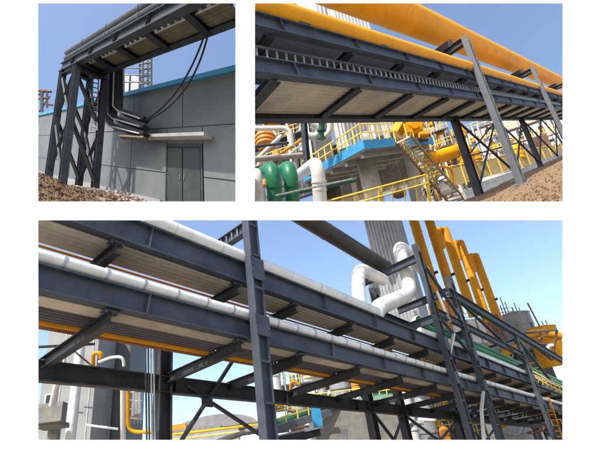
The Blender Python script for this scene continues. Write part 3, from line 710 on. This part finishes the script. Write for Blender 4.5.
for a in range(-14, 40, 5): part('pipe_shoe', MB().para(F(a, -.1, .22), F.r * .5 * U, F.y * .35 * U, Z * .12 * U), STEELD, sm)
# silver ribbed roof and grey cladding glimpsed between the yellow pipes
rb = thing('ribbed_silo', F.at(322, 40, 44), 'silver ribbed silo top glimpsed between the two yellow pipes', 'silo')
o = F.at(318, 45, 44); part('shell', MB().tube([o, o + Z * F.px(60, 44)], F.px(16, 44), 28), GALV, rb, True)
for k in range(9): part('rib', MB().bar(F.at(303 + 3.9 * k, 24, 42.0), F.at(298 + 3.9 * k, -6, 42.0), F.px(1.6, 42)), WHITE, rb)
o, A, B, C = box_px(F, 330, 46, 44, 60, 50, 3)
t = thing('clad_tower', o, 'pale grey sheet-clad tower behind the gas main near the top edge', 'tower')
part('casing', MB().para(o, A, B, C), PANELG, t)
for k in range(14): part('rib', MB().para(o + A * (k + .3) / 14 - B.normalized() * .1, A * .35 / 14, B.normalized() * .096, C), GALV, t)

# concrete platform with blue edge, rails and stair
PD = 27.0
cP = F.at(364, 145, PD)
pa_, pb_, pc_ = lat(F, cP)
P1 = lat(F, F.on(316, 177, c=pc_)); P4 = lat(F, F.on(434, 144, b=pb_))
plat = thing('concrete_platform', F(pa_, pb_, ground_c), 'raised concrete platform with bright blue edge and yellow rails behind the rack', 'platform')
la, lb = P4[0] - pa_, P1[1] - pb_
part('slab', MB().para(F(pa_ + .05, pb_ + .05, pc_ - .42), F.r * la * U, F.y * lb * U, Z * .5 * U), CONC, plat)
sa = lat(F, F.on(396, 144, b=pb_))[0]; sb = lat(F, F.on(409, 144, b=pb_))[0]
part('blue_edge', MB().para(F(pa_, pb_ - .03, pc_ - .38), F.r * (sa - pa_) * U, F.y * .07 * U, Z * .8 * U), BLUE, plat, label='bright blue edge board')
part('blue_edge', MB().para(F(sb, pb_ - .03, pc_ - .55), F.r * (P4[0] - sb) * U, F.y * .07 * U, Z * .75 * U), BLUE, plat, label='bright blue edge board right of the stair')
part('blue_edge', MB().para(F(pa_ - .04, pb_ - .03, pc_ - .3), F.r * .07 * U, F.y * lb * U, Z * .8 * U), BLUE, plat, label='bright blue edge board')
for k in range(5): part('soffit_beam', MB().para(F(pa_ + .3, pb_ + .5 + k * 1.9, pc_ - .85), F.r * (la - .5) * U, F.y * .3 * U, Z * .42 * U), CONC, plat)
def post_line(p, q, n, hgt, nm=('post', 'rail'), rails=(.5, 1.0), w=.05, root=None, mt=YELR):
    for i in range(n + 1):
        b0 = lerp(p, q, i / n); part(nm[0], MB().bar(b0, b0 + Z * hgt, w * U), mt, root)
    for rr_ in rails: part(nm[1], MB().bar(p + Z * hgt * rr_, q + Z * hgt * rr_, w * U), mt, root)
post_line(F(pa_, pb_, pc_ + .3), F(pa_, pb_ + lb, pc_ + .3), 9, 1.5 * U, root=plat, w=.075)
post_line(F(pa_, pb_, pc_ + .3), F(sa, pb_, pc_ + .3), 4, 1.5 * U, root=plat, w=.075)
post_line(F(sb, pb_, pc_ + .2), F(P4[0], pb_, pc_ + .2), 4, 1.5 * U, root=plat, w=.075)
def pillar(x, y, w, h, d, mt):
    o, A, B, C = box_px(F, x, y, w, h, d, 1.2); part('pillar', MB().para(o, A, B, C), mt, plat)
pillar(367, 208, 19, 60, 28.5, CONC); pillar(345, 210, 10, 56, 36, CONC); pillar(418, 205, 10, 58, 31, CONC)
# stair
s0, s1 = F.on(396, 142, b=pb_ - .1), F.on(450, 204, b=pb_ - .1)
st = thing('steel_stair', s1, 'brown steel stair climbing left to the blue-edged platform', 'stair')
off = F.y * -.1 * U; wy = F.y * -1.5 * U
for k, v in enumerate((Vector((0, 0, 0)), wy)):
    part('stringer', MB().bar(s0 + v, s1 + v, .09 * U, .3 * U, Z), mat('ochre_stair_paint', (.26, .17, .07), .6), st)
for k in range(19):
    p = lerp(s0, s1, (k + .5) / 19); part('tread', MB().para(p - F.r * .14 * U, F.r * .26 * U, wy, Z * .13 * U), CREAM, st)
for v in (Vector((0, 0, 0)),):
    for k in range(7):
        p = lerp(s0, s1, k / 6) + v; part('post', MB().bar(p, p + Z * 1.1 * U, .05 * U), YELR, st)
    for hgt in (.6, 1.1): part('rail', MB().bar(s0 + v + Z * hgt * U, s1 + v + Z * hgt * U, .055 * U), YELR, st)
pipe('tan_chute', [F.at(409, 146, 40), F.at(456, 190, 40)], F.px(4.5, 40), CREAM, 'tan slanted duct right behind the steel stair', 'duct')
block('brown_hall', 322, 212, 112, 66, 50, 3, mat('dim_brown_wall', (.14, .11, .085), .8), 'dim brown hall wall behind the platform pillars', 'building', (.15, .3, .45, .6, .75, .9), F=F)

# yellow fence at the foot of the platform
fn = thing('yellow_fence', F.at(360, 204, 22), 'yellow mesh fence at the bottom edge before the concrete platform', 'fence')
f0, f1 = F.at(300, 208.5, 19.5), F.at(426, 174.5, 23)
dn = F.px(13, 21)
for k in range(11):
    p = lerp(f0, f1, k / 10); thick = k in (6, 10)
    part('post', MB().bar(F.at(lerp(303, 432, k / 10), 214, lerp(19.5, 23, k / 10)), p + Z * .03, F.px(3.4 if thick else 1.2, 21)), YELR, fn)
part('rail', MB().bar(f0, f1, F.px(1.4, 21)), YELR, fn); part('rail', MB().bar(f0 - Z * dn * .8, f1 - Z * dn * .8, F.px(1.2, 21)), YELR, fn)
wr = MB()
for k in range(70):
    p = lerp(f0, f1, (k + .5) / 70); wr.bar(p - Z * dn, p, .012 * U)
for k in range(10):
    wr.bar(f0 - Z * dn * (k + .5) / 10, f1 - Z * dn * (k + .5) / 10, .012 * U)
part('wire_mesh', wr, TAN, fn, kind='stuff')
# bent pipes at the lower left
def riser(x, ytop, w, d, mt, mt2, label, dx=-20, dy=6, flip=1):
    r = F.px(w / 2, d); b0 = F.at(x + 3, 216, d); t0 = F.at(x - .5, ytop + w / 2, d); e = F.at(x + dx, ytop + w / 2 + dy, d + 5)
    t = thing('riser_pipe', b0, label, 'pipe')
    pts = bend([b0, t0, e], r * 2.6, 9)
    part('pipe_body', MB().tube(pts, r, 22), mt, t, True)
    k = F.at(x + 1.1, ytop + 27, d) ; z = (t0 - b0).normalized()
    part('flange', MB().tube([k - z * .06, k + z * .06], r * 1.12, 22), mt2, t, True)
    part('flange', MB().tube([k - z * .5, k - z * .42], r * 1.05, 22), mt2, t, True)
riser(273, 160, 15, 17, GREEN, GREEN, 'left of the two fat green bent pipes at the lower left corner', -14, 7)
riser(290.5, 159, 15, 17.6, GREEN, GREEN, 'right of the two fat green bent pipes, next to the white one', -14, 8)
riser(318, 155, 14, 18, WHITE, WHITE, 'white bent pipe standing right of the two green ones', -20, 14)
riser(257.5, 167, 10, 16.5, WHITE, WHITE, 'white bent pipe cut by the left edge beside the green ones', -10, 8)
pipe('green_rail_pipe', [F.at(268, 198, 21), F.at(356, 180, 25)], F.px(2.5, 23), GREEND, 'dark green pipe rising right behind the white bent pipe')
pipe('thin_grey_pipe', [F.at(276, 195.5, 16), F.at(352, 179, 18)], F.px(.9, 17), GALV, 'thin pale pipe crossing before the fat green pipes')
# pipework at left under the rack
pipe('white_header_pipe', bend([F.at(249, 128.5, 26), F.at(290, 128, 26), F.at(292, 146, 26)], 1), F.px(2.6, 26), WHITE, 'white header pipe turning down just below the left end of the rack')
pipe('grey_header_pipe', [F.at(248, 160, 25), F.at(305, 155, 28)], F.px(3, 26), CONC, 'fat grey header pipe above the green bent pipes')
pipe('steel_header_pipe', [F.at(248, 147.5, 27), F.at(303, 141, 30)], F.px(1.5, 27), STEEL, 'thin blue-grey pipe between the white and grey headers at left')
vessel(266, 146, 20, 12, 33, ORANGE, 'orange vessel under the white header pipe at the left edge', F=F)
vessel(272, 124, 17, 3, 34, YEL, 'yellow vessel top peeking below the left end of the rack', F=F)
pipe('diagonal_pipe', [F.at(258, 158, 28), F.at(281, 136, 30)], F.px(2, 29), WHITED, 'pale diagonal pipe below the orange vessel')
pipe('diagonal_pipe', [F.at(280, 154, 28), F.at(306, 137, 30)], F.px(1.6, 29), YEL2, 'yellow diagonal pipe right of the orange vessel')
pipe('diagonal_pipe', [F.at(284, 158, 28.5), F.at(304, 143, 30)], F.px(1.1, 29), WHITE, 'thin white diagonal pipe beside the yellow diagonal one')
pc = thing('steel_post', F.at(307, 168, 23), 'blue-grey steel post left of the white elbow below the rack', 'post')
part('shaft', MB().ibeam(F.at(308, 176, 23), F.at(303, 112, 23), F.r, F.px(5, 23), F.px(5, 23)), STEEL, pc)
pipe('white_elbow_pipe', bend([F.at(311, 124, 30), F.at(320, 127, 30), F.at(317, 137, 30), F.at(308, 136, 30)], 1.2), F.px(4, 30), WHITED, 'white elbow beside the dark green valve below the rack')
vv = thing('green_valve', F.at(322, 138, 29), 'dark green valve between two white pipe ends below the rack', 'valve')
a0, a1 = F.at(321, 139, 29), F.at(322, 117, 29); zz = (a1 - a0).normalized()
part('body', MB().tube([a0, a1], F.px(3, 29), 14), GREEND, vv, True)
for k in (0, .35, .75): part('flange', MB().tube([lerp(a0, a1, k), lerp(a0, a1, k) + zz * F.px(2, 29)], F.px(5, 29), 16), GREEND, vv, True)
pipe('white_elbow_pipe', bend([F.at(330, 120, 30), F.at(331, 130, 30), F.at(324, 138, 30)], 1.2), F.px(3.4, 30), WHITED, 'pale elbow right of the dark green valve')
block('dark_hall', 249, 214, 95, 104, 48, 4, mat('dim_grey_wall', (.075, .07, .072), .8), 'dim grey hall wall behind the pipework at left', 'building', (.2, .4, .6, .8), F=F)
# ribbed tan wall behind the platform
ob = block('ribbed_hall', 338, 150, 62, 40, 46, 4, mat('pale_mauve_cladding', (.42, .39, .38), .6, 0, .1, 1), 'pale ribbed hall wall above the blue-edged platform', 'building', [k / 16 for k in range(1, 16)], F=F)
vessel(366, 139, 10, 4, 38, WHITE, 'small white domed vessel on the platform behind the rail', F=F)
vessel(375, 139, 3, 16, 38, WHITE, 'slim white standpipe on the platform', F=F)
vessel(388, 139, 7, 6, 37, CREAM, 'small cream vessel on the platform left of the yellow fan', F=F)
fan = thing('fan_casing', F.at(412, 139, 33), 'big round yellow fan casing on the platform right of the stair head', 'fan')
fc_ = F.at(413, 127, 34)
part('scroll', MB().tube([fc_ - F.d * .7, fc_ - F.d * .5, fc_ + F.d * .5, fc_ + F.d * .7], [F.px(8, 34), F.px(9.5, 34), F.px(9.5, 34), F.px(8, 34)], 26), YEL, fan, True)
part('inlet', MB().tube([fc_ - F.d * 1.3, fc_ - F.d * .7], F.px(4, 34), 18), YEL, fan, True)
part('duct', MB().bar(F.at(396, 133, 34), F.at(404, 120, 34), F.px(9, 34)), YEL2, fan)
part('base', MB().bar(F.at(394, 138, 33.5), F.at(428, 139, 33.5), F.px(4, 33)), RUST, fan)
part('motor', MB().tube([F.at(419, 135, 32.6), F.at(428, 134.5, 32.6)], F.px(3, 33), 14), YEL2, fan, True)
# yellow equipment beyond
yt = thing('yellow_drum', F.at(444, 164, 34), 'fat yellow drum lying beyond the stair left of the dark column', 'drum')
d0, d1 = F.at(429, 160, 34), F.at(458, 151, 36); part('shell', MB().tube([d0, d1], F.px(7, 35), 24), YEL, yt, True)
for k in (.15, .85): part('band', MB().tube([lerp(d0, d1, k - .02), lerp(d0, d1, k + .02)], F.px(7.4, 35), 24), YEL2, yt, True)
for k in (.2, .8): part('leg', MB().bar(lerp(d0, d1, k), lerp(d0, d1, k) - Z * F.px(14, 35), F.px(2.5, 35)), STEELG, yt)
vessel(447, 192, 11, 14, 31, WHITE, 'white tilted-looking vessel at the foot of the stair', F=F)
vessel(462, 138, 9, 18, 40, YEL, 'yellow column vessel just right of the dark far column top', F=F)
vessel(468, 163, 14, 16, 42, YEL, 'yellow vessel behind the bracing between the columns', F=F)
vessel(478, 160, 9, 10, 44, YEL2, 'small yellow vessel right of the braced yellow one', F=F)
vessel(519, 160, 12, 14, 52, YEL, 'yellow machine vessel left of the dark right column', F=F)
vessel(512, 163, 6, 10, 50, YEL2, 'little yellow vessel at the foot of the grey near column', F=F)
vessel(439, 192, 4, 26, 33, GREEND, 'slim green standpipe at the foot of the stair', F=F)
vessel(400, 196, 12, 4, 30, RUST, 'low rusty vessel behind the yellow fence', F=F)
pipe('yellow_loop_pipe', bend([F.at(434, 178, 33), F.at(438, 166, 33), F.at(452, 168, 34), F.at(453, 184, 34)], 1), F.px(1.2, 33), YEL, 'thin yellow looped pipe below the yellow drum')
pipe('yellow_loop_pipe', bend([F.at(425, 165, 33), F.at(430, 172, 33), F.at(444, 176, 34), F.at(448, 196, 34)], 1), F.px(1, 33), YELR, 'thin pale yellow pipe between the stair and the drum')
pipe('white_loop_pipe', bend([F.at(426, 184, 34), F.at(436, 170, 34), F.at(446, 178, 34)], 1), F.px(2.4, 34), WHITE, 'white arched pipe at the foot of the stair')
block('white_hall', 468, 172, 36, 40, 62, 6, WHITE, 'white hall with two small windows seen through the bracing', 'building', (), ((.25, .2, .09, .2), (.62, .2, .09, .2)), F=F)
block('white_hall', 506, 166, 90, 48, 80, 8, WHITED, 'weathered white hall behind the right column and bracing', 'building', (.3, .6), ((.4, .3, .08, .2),), ROOFG, F=F)
block('grey_kiosk', 530, 168, 14, 24, 62, 2, STEELG, 'grey kiosk with rusty top behind the right dark column', 'kiosk', F=F)
block('rust_kiosk', 544, 150, 9, 16, 64, 2, RUST, 'rusty box hanging behind the far right bracing', 'kiosk', F=F)
block('grey_tower_block', 430, 150, 20, 40, 58, 3, PANELG, 'pale grey block behind the platform right end', 'building', (.3, .6), F=F)
block('brown_shed', 424, 196, 34, 26, 48, 3, RUST, 'brown shed in the shade behind the stair', 'shed', F=F)
# tan mesh fence along the far side
tf = thing('tan_fence', F.at(500, 185, 48), 'tan mesh fence along the yard behind the braced columns', 'fence')
g0, g1 = F.at(452, 189, 38), F.at(566, 156, 62)
hF = F.px(22, 46)
for k in range(13):
    p = lerp(g0, g1, k / 12); part('post', MB().bar(p, p + Z * hF, .12), YELR, tf)
    if k < 12:
        q = lerp(g0, g1, (k + 1) / 12); e = (q - p) * .04
        part('mesh_panel', MB().para(p + e + Z * hF * .1, (q - p) * .92, Vector((0, .03, 0)), Z * hF * .8), TAN, tf)
part('rail', MB().bar(g0 + Z * hF * .96, g1 + Z * hF * .96, .1), YELR, tf)
for x, y, w in ((472, 186, 6), (492, 180, 8), (545, 166, 5)):
    kb = F.at(x, y, 40)
# low white kerb wall
kw = thing('white_kerb_wall', F.at(470, 192, 34), 'low white kerb wall along the far edge of the soil bank', 'wall')
part('wall', MB().bar(F(5, 4.2, ground_c + .15), F(60, 4.2, ground_c + .15), .3, .7, Z), WHITED, kw)

process_frame(F, 252, 190, 66, 68, 38, 4, 3, 'dim process frame with pipework at the left below the rack', 41, STEELD)
process_frame(F, 400, 136, 40, 22, 42, 3, 2, 'yellow-railed process frame behind the fan on the platform', 42)
block('tan_hall', 418, 215, 62, 74, 56, 3, mat('dull_tan_wall', (.2, .16, .115), .85), 'dull tan hall behind the stair foot and first dark column', 'building', (.2, .4, .6, .8), F=F)
process_frame(F, 424, 212, 48, 78, 46, 3, 4, 'tall process frame between the stair and the first dark column', 43)
process_frame(F, 466, 178, 44, 46, 54, 3, 3, 'process frame behind the near grey column', 44)
process_frame(F, 506, 170, 62, 38, 66, 5, 2, 'distant process frame at the right edge behind the fence', 45)
# ================================================================== YARD A: rack leg beside the grey panelled building (upper left picture)
F = FA; U = F.U; Z = F.z
gA = -9.4; dB = -9.0
bld = thing('panelled_building', F(20, 6, gA), 'long grey panelled building with a blue coping and a double door', 'building')
va = [5.0, 12.6, 22.5, 32.4, 42.3, 52.2, 62.1, 74]
vc = [-8.45, -6.5, -2.4, 1.75]
part('wall_core', MB().para(F(5.0, 6.12, -8.4), F.r * 10.5 * U, F.y * 1.1 * U, Z * 10.1 * U), PANEL, bld)
part('wall_core', MB().para(F(15.5, 6.12, -10), F.r * 59 * U, F.y * 1.1 * U, Z * 11.7 * U), PANEL, bld)
for i in range(len(va) - 1):
    for j in range(3):
        g = .05
        def pan(a0, a1, c0, c1): part('wall_panel', MB().para(F(a0 + g, 6, c0 + g), F.r * (a1 - a0 - 2 * g) * U, F.y * .1 * U, Z * (c1 - c0 - 2 * g) * U), PANEL, bld)
        if va[i] == 5.0 or va[i] == 12.6:
            if j == 0: 
                if va[i] == 5.0: pan(5.0, 9.7, vc[0], vc[1])
                else: pan(15.3, 22.5, -9.7, vc[1])
                continue
            if j == 1:
                if va[i] == 5.0: pan(5.0, 9.7, vc[1], vc[2])
                else: pan(15.3, 22.5, vc[1], vc[2])
                continue
        pan(va[i], va[i + 1], vc[j] if j or va[i] < 14 else -10, vc[j + 1])
part('wall_panel', MB().para(F(9.75, 6.01, -3.85), F.r * 5.5 * U, F.y * .09 * U, Z * 1.4 * U), PANEL, bld)
cp = part('coping', MB().para(F(4.9, 5.75, 1.72), F.r * 69.5 * U, F.y * 1.6 * U, Z * .45 * U), COPE, bld)
part('canopy', MB().para(F(8.4, 5.0, -3.55), F.r * 12 * U, F.y * .99 * U, Z * .28 * U), WHITED, bld)
dr = part('door', MB().para(F(9.9, 6.06, dB), F.r * 5.25 * U, F.y * .05 * U, Z * (-4.0 - dB) * U), STEELD, bld)
for a in (10.1, 12.7):
    part('door_leaf', MB().para(F(a, 5.98, dB + .05), F.r * 2.42 * U, F.y * .07 * U, Z * (-4.3 - dB) * U), DOORM, dr)
part('door_frame', MB().para(F(9.75, 5.93, dB), F.r * .22 * U, F.y * .12 * U, Z * (-3.9 - dB) * U).para(F(15.1, 5.93, dB), F.r * .22 * U, F.y * .12 * U, Z * (-3.9 - dB) * U).para(F(9.98, 5.93, -4.15), F.r * 5.1 * U, F.y * .12 * U, Z * .25 * U), STEELD, dr)
for a in (12.3, 12.95): part('handle', MB().bar(F(a, 5.92, -6.9), F(a, 5.92, -6.5), .03), STEELG, dr)
for a0 in (44, 52): part('side_door', MB().para(F(a0, 5.95, gA), F.r * 3 * U, F.y * .05 * U, Z * 4.2 * U), DOORM, bld)
part('plinth', MB().para(F(15.8, 5.7, gA - .5), F.r * 58 * U, F.y * .35 * U, Z * 1.0 * U), PANELG, bld)
# soil heap and ground
def heap(a, b):
    return 2.3 * math.exp(-((a - 30) / 7.5) ** 2 - ((b + 2.2) / 2.6) ** 2) + .75 * math.exp(-((a - 22) / 3.5) ** 2 - ((b + 1.2) / 2) ** 2)
def sheet(name, fn, na, nb, amp, mt, seed, thick=.12):
    rg = random.Random(seed); ph = [(rg.uniform(4, 60), rg.uniform(2, 30), rg.uniform(0, 6.3)) for _ in range(22)]; vs = []
    for j in range(nb + 1):
        for i in range(na + 1):
            t, s = i / na, j / nb
            h = sum(math.sin(t * p + s * q + w) / (1 + p * .12) for p, q, w in ph) / 8 * amp + rg.uniform(-.5, .5) * amp * .6
            vs.append(fn(t, s) + Z * h)
    n = len(vs); vs += [v - Z * thick for v in vs]; w = na + 1; fs = []
    for j in range(nb):
        for i in range(na):
            k = j * w + i; fs.append((k, k + 1, k + w + 1, k + w)); fs.append((n + k, n + k + w, n + k + w + 1, n + k + 1))
    for i in range(na):
        fs.append((i + 1, i, n + i, n + i + 1)); k = nb * w + i; fs.append((k, k + 1, n + k + 1, n + k))
    for j in range(nb):
        k = j * w; fs.append((k, k + w, n + k + w, n + k)); k = j * w + na; fs.append((k + w, k, n + k, n + k + w))
    return link(name, MB().add(vs, fs), mt, kind='structure', smooth=True)
sheet('earth_yard', lambda t, s: F(lerp(15, 70, t), lerp(.5, 5.95, s), gA - .2), 60, 20, .05, mat('trodden_earth', (.24, .18, .13), .95, 0, .25, 1.5, .6, 8), 8)
def crest(x):
    pts = [(20, 170), (38, 172.5), (46, 175), (56, 178), (66, 185), (78, 188), (95, 192), (112, 195), (132, 199), (145, 203)]
    for (x0, y0), (x1, y1) in zip(pts, pts[1:]):
        if x <= x1: return lerp(y0, y1, (x - x0) / (x1 - x0))
    return 203
def mound(t, s):
    x = lerp(28, 144, t); y = crest(x)
    if s < .8: return F.at(x, lerp(213, y, s / .8), lerp(21.5, 26.5, (s / .8) ** 1.3))
    return F.at(x, lerp(y, y + 9, (s - .8) / .2), lerp(26.5, 29, (s - .8) / .2))
sheet('soil_heap', mound, 150, 60, .16, DIRT, 9)
rg = random.Random(21)
ck = MB()
for _ in range(700):
    p = mound(rg.uniform(0, 1), rg.uniform(.1, .86)) + Z * .03; s = rg.uniform(.03, .12) * U * (2 if rg.random() < .08 else 1)
    q = [Vector((rg.uniform(.6, 1), 0, 0)), Vector((0, rg.uniform(.6, 1), 0)), Vector((-rg.uniform(.6, 1), 0, .2)), Vector((0, -rg.uniform(.6, 1), -.2)), Vector((.2, -.1, rg.uniform(.5, .9))), Vector((0, .1, -.7))]
    an = rg.uniform(0, 6.28); M3 = Matrix.Rotation(an, 3, 'Z') @ Matrix.Rotation(rg.uniform(-.6, .6), 3, 'X')
    ck.add([p + M3 @ v * s for v in q], [(0, 1, 4), (1, 2, 4), (2, 3, 4), (3, 0, 4), (1, 0, 5), (2, 1, 5), (3, 2, 5), (0, 3, 5)])
link('soil_lumps', ck, DIRT, kind='stuff', label='loose lumps of brown soil over the heap', cat='soil')
rk = MB()
for _ in range(420):
    a, b = rg.uniform(13.5, 26), rg.uniform(1.2, 5.4); s = rg.uniform(.05, .2) * U; p = F(a, b, gA - .02 + rg.uniform(0, .35) * max(0, 1 - abs(a - 19) / 6))
    q = [Vector((1, 0, 0)), Vector((0, .8, 0)), Vector((-.9, 0, .2)), Vector((0, -1, -.2)), Vector((.2, -.1, .7)), Vector((0, .1, -.7))]
    M3 = Matrix.Rotation(rg.uniform(0, 6.28), 3, 'Z') @ Matrix.Rotation(rg.uniform(-.6, .6), 3, 'X')
    rk.add([p + M3 @ v * s for v in q], [(0, 1, 4), (1, 2, 4), (2, 3, 4), (3, 0, 4), (1, 0, 5), (2, 1, 5), (3, 2, 5), (0, 3, 5)])
link('rubble', rk, RUBBLE, kind='stuff', label='pale pinkish rubble strewn at the foot of the building', cat='rubble')

rack = thing('pipe_rack', F(23.5, 0, gA), 'dark overhead rack on a four-legged braced tower beside the panelled building', 'pipe rack')
A0, A1 = -1.6, 28.6
XR = 244
girder(F, rack, F.a_at(XR, 0, 2.1), A1, 0, 3.05, 2.1, .5 * U, [3, 8.5, 14, 19.5, 24.5], STEELA)
girder(F, rack, F.a_at(XR, 2.75, 2.7), A1, 2.75, 3.35, 2.68, .45 * U, [], STEELD)
for a in (5, 10.2, 15.4, 20.5, 23.9, 28.2):
    part('cross_beam', MB().ibeam(F(a, .05, 2.75), F(a, 2.75, 2.75), Z, .45 * U, .45 * U), STEELD, rack)
es = [F.a_at(244, 2.6, 3), 5, 10.2, 15.4, 20.5, 28.2]
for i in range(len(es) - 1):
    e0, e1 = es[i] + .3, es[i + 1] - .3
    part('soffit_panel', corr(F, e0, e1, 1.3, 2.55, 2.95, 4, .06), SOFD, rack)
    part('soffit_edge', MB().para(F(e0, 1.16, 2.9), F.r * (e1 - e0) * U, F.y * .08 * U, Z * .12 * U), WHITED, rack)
    k = e0
    while k < e1 - .3:
        part('tray_slat', MB().para(F(k, .35, 3.0), F.r * .5 * U, F.y * .8 * U, Z * .06 * U), STEELD, rack); k += .9
# upper cable covers riding on the rack
for c, lb in ((4.2, 'upper'), (3.5, 'lower')):
    t = thing('cable_cover', F(A0, 0, c), lb + ' of two dark rounded cable covers on top of the overhead rack', 'cable cover', 'covers on the overhead rack')
    part('cover_body', MB().tube([F(F.a_at(XR, 0, c), .02, c), F(27.4, .02, c)], .26 * U, 16), STEELD if c < 4 else DUCT, t, True)
    for a in (4, 10, 16, 22): part('clip', MB().tube([F(a - .06, .02, c), F(a + .06, .02, c)], .29 * U, 16), STEELG, t, True)
bx = thing('shade_block', F(A0, 1.6, 3.6), 'unseen dark block added behind the rack covers to shade the wall', 'cable tray')  # hidden block, added only to throw shade on the upper wall
part('shade_body', MB().para(F(2.2, 1.7, 3.38), F.r * 25 * U, F.y * .9 * U, Z * 3.4 * U), STEELD, bx)
part('lid', MB().para(F(2.2, 1.65, 6.79), F.r * 25 * U, F.y * 1.0 * U, Z * .06 * U), STEELG, bx)
# four legs
LG = [(28.0, 0), (23.4, 0), (28.3, 2.95), (23.7, 2.95)]
for a, b in LG:
    column(F, rack, a, b, gA - .3, 2.2 if b == 0 else 2.7, .58, .5, STEELA if b == 0 else STEELD)
    part('base_plate', MB().para(F(a - .8, b - .7, gA - .28), F.r * 1.6 * U, F.y * 1.4 * U, Z * .12 * U), STEELD, rack)
for b in (-.05, 2.9):
    for c0, c1 in ((1.6, -3.4), (-3.6, -8.8)):
        rod(F, rack, F(23.6, b, c0), F(28.1, b, c1), .28, STEELA if b < 0 else STEELD); rod(F, rack, F(28.1, b + .06, c0), F(23.6, b + .06, c1), .28, STEELA if b < 0 else STEELD)
for a in (23.55, 28.1):
    rod(F, rack, F(a, .2, 1.0), F(a, 2.8, -3.4), .3); rod(F, rack, F(a, .2, -3.6), F(a, 2.8, -8.6), .3)
part('tie_beam', MB().ibeam(F(23.4, 0, 1.95), F(28.1, 0, 1.95), Z, .5 * U, .4 * U), STEELA, rack)
part('tie_beam', MB().ibeam(F(23.5, .2, 1.9), F(23.5, 2.9, 2.3), Z, .5 * U, .4 * U), STEELD, rack)
# vertical cable ladder in the tower
ldr = thing('cable_ladder', F(22.9, 2.2, gA + 4), 'upright cable ladder inside the braced tower', 'cable tray')
l0, l1 = F.on(94, 130, b=2.3), F.on(96, 72, b=2.3); sx = F.h * F.px(6, 34)
for v in (Vector((0, 0, 0)), sx): part('side_rail', MB().bar(l0 + v - sx * .5, l1 + v - sx * .5, .05), STEELG, ldr)
for k in range(12):
    p = lerp(l0, l1, (k + .5) / 12); part('rung', MB().bar(p - sx * .5, p + sx * .5, .045), STEELG, ldr)
# L-shaped trays dropping from the rack and turning along the wall
for k, (x, yb, xe, ye, lb) in enumerate(((109.5, 127, 146, 135, 'outermost'), (113.5, 120, 146, 128, 'middle'), (119, 112.5, 146, 120, 'innermost'))):
    tr = thing('cable_tray', F.on(x, yb, b=4), lb + ' of three nested L-shaped cable trays dropping from the overhead rack', 'cable tray', 'L-shaped cable trays')
    pts = [F.on(x + 1, 66, b=3.6), F.on(x, yb - 5, b=4.2), F.on(x + 5, yb, b=4.3), F.on(xe, ye, b=4.6)]
    for i in range(3): part('tray_body', MB().bar(pts[i], pts[i + 1], .34, .24), BLACK, tr)
    ofs = -F.y * .22 - cr * .15
    for i in range(3): part('tray_lip', MB().bar(pts[i] + ofs, pts[i + 1] + ofs, .06, .06), GALV, tr)
tb = thing('timber_prop', F.on(133, 138, b=4.4), 'raw timber board propping the end of the cable trays', 'board')
part('board', MB().bar(F.on(121, 137, b=4.4), F.on(146, 138.5, b=4.4), .3, .1), TIMBER, tb)
# two black cables
for x0, x1, mid, lb in ((205.5, 143, (176, 92), 'upper'), (208.5, 145, (182, 93), 'lower')):
    p0, p1, p2 = F.on(x0, 32, b=2.8), F.on(mid[0], mid[1], b=3.9), F.on(x1, 121, b=4.6)
    pts = [(p0 * (1 - t) ** 2 + (p1 * 2 - (p0 + p2) * .5) * 2 * t * (1 - t) + p2 * t * t) for t in [i / 22 for i in range(23)]]
    pipe('hanging_cable', pts, .035, BLACK, lb + ' of two black cables hanging from the rack to the tray end', 'cable', 'black hanging cables', 8)
# background steel tower and boxes above the roof
o, A, B, C = box_px(F, 116, 100, 12, 32, 95, 3); t = thing('rooftop_box', o, 'blue-grey box tower behind the roof left of the lattice tower', 'tower')
part('casing', MB().para(o, A, B, C), RIB, t); part('cap', MB().para(o + C * 1.002 - A * .05, A * 1.1, B, C * .04), RIB, t)
o, A, B, C = box_px(F, 130, 98, 8, 26, 94, 3); t = thing('rooftop_box', o, 'narrower blue-grey box between the box tower and lattice tower', 'tower')
part('casing', MB().para(o, A, B, C), RIB, t); part('cap', MB().para(o + C * 1.002 - A * .05, A * 1.1, B, C * .04), RIB, t)
lt = thing('lattice_tower', F.at(147, 96, 90), 'grey steel lattice tower rising behind the blue coping under the rack', 'tower')
def tb_(x0, y0, x1, y1, w=1.0, d=90, mt=GALV, nm='lattice_bar'): part(nm, MB().bar(F.at(x0, y0, d), F.at(x1, y1, d), F.px(w, d)), mt, lt)
for x, d in ((143, 90), (151.5, 90), (140, 92), (148, 92)): tb_(x, 100, x, 50, 1.6, d, STEELG, 'leg')
for y in (52, 58, 64, 70, 77, 84):
    tb_(140, y, 152, y - 2, 1.3, 90, STEELG); tb_(143, y + 6, 151, y, .8)
    tb_(124, y - 2, 141, y - 2, .9, 91, STEELG)
tb_(124, 100, 124, 58, 1.2, 91, STEELG, 'leg'); tb_(130, 64, 141, 54, 1, 91); tb_(126, 55, 150, 52, 2, 89, STEELG)
lf = thing('roof_gantry', F.at(44, 113, 95), 'rusty gantry platform standing behind the building at the left edge', 'gantry')
def gb(x0, y0, x1, y1, w, mt=RUST): part('gantry_bar', MB().bar(F.at(x0, y0, 95), F.at(x1, y1, 95), F.px(w, 95)), mt, lf)
gb(34, 90, 51, 91.5, 2.2); gb(34, 99, 49, 98, 1.6); gb(42, 113, 42, 91, 2.2, STEELG); gb(47, 108, 47, 92, 1.6, STEELG); gb(39, 112, 50, 96, 1.2); gb(46, 104, 53, 105, 1.6); gb(36, 96, 44, 92, 1.4)
blk2 = block('far_roof', 30, 117, 34, 8, 100, 8, COPE, 'pale blue roof edge behind the building at the left edge', 'roof', F=F)
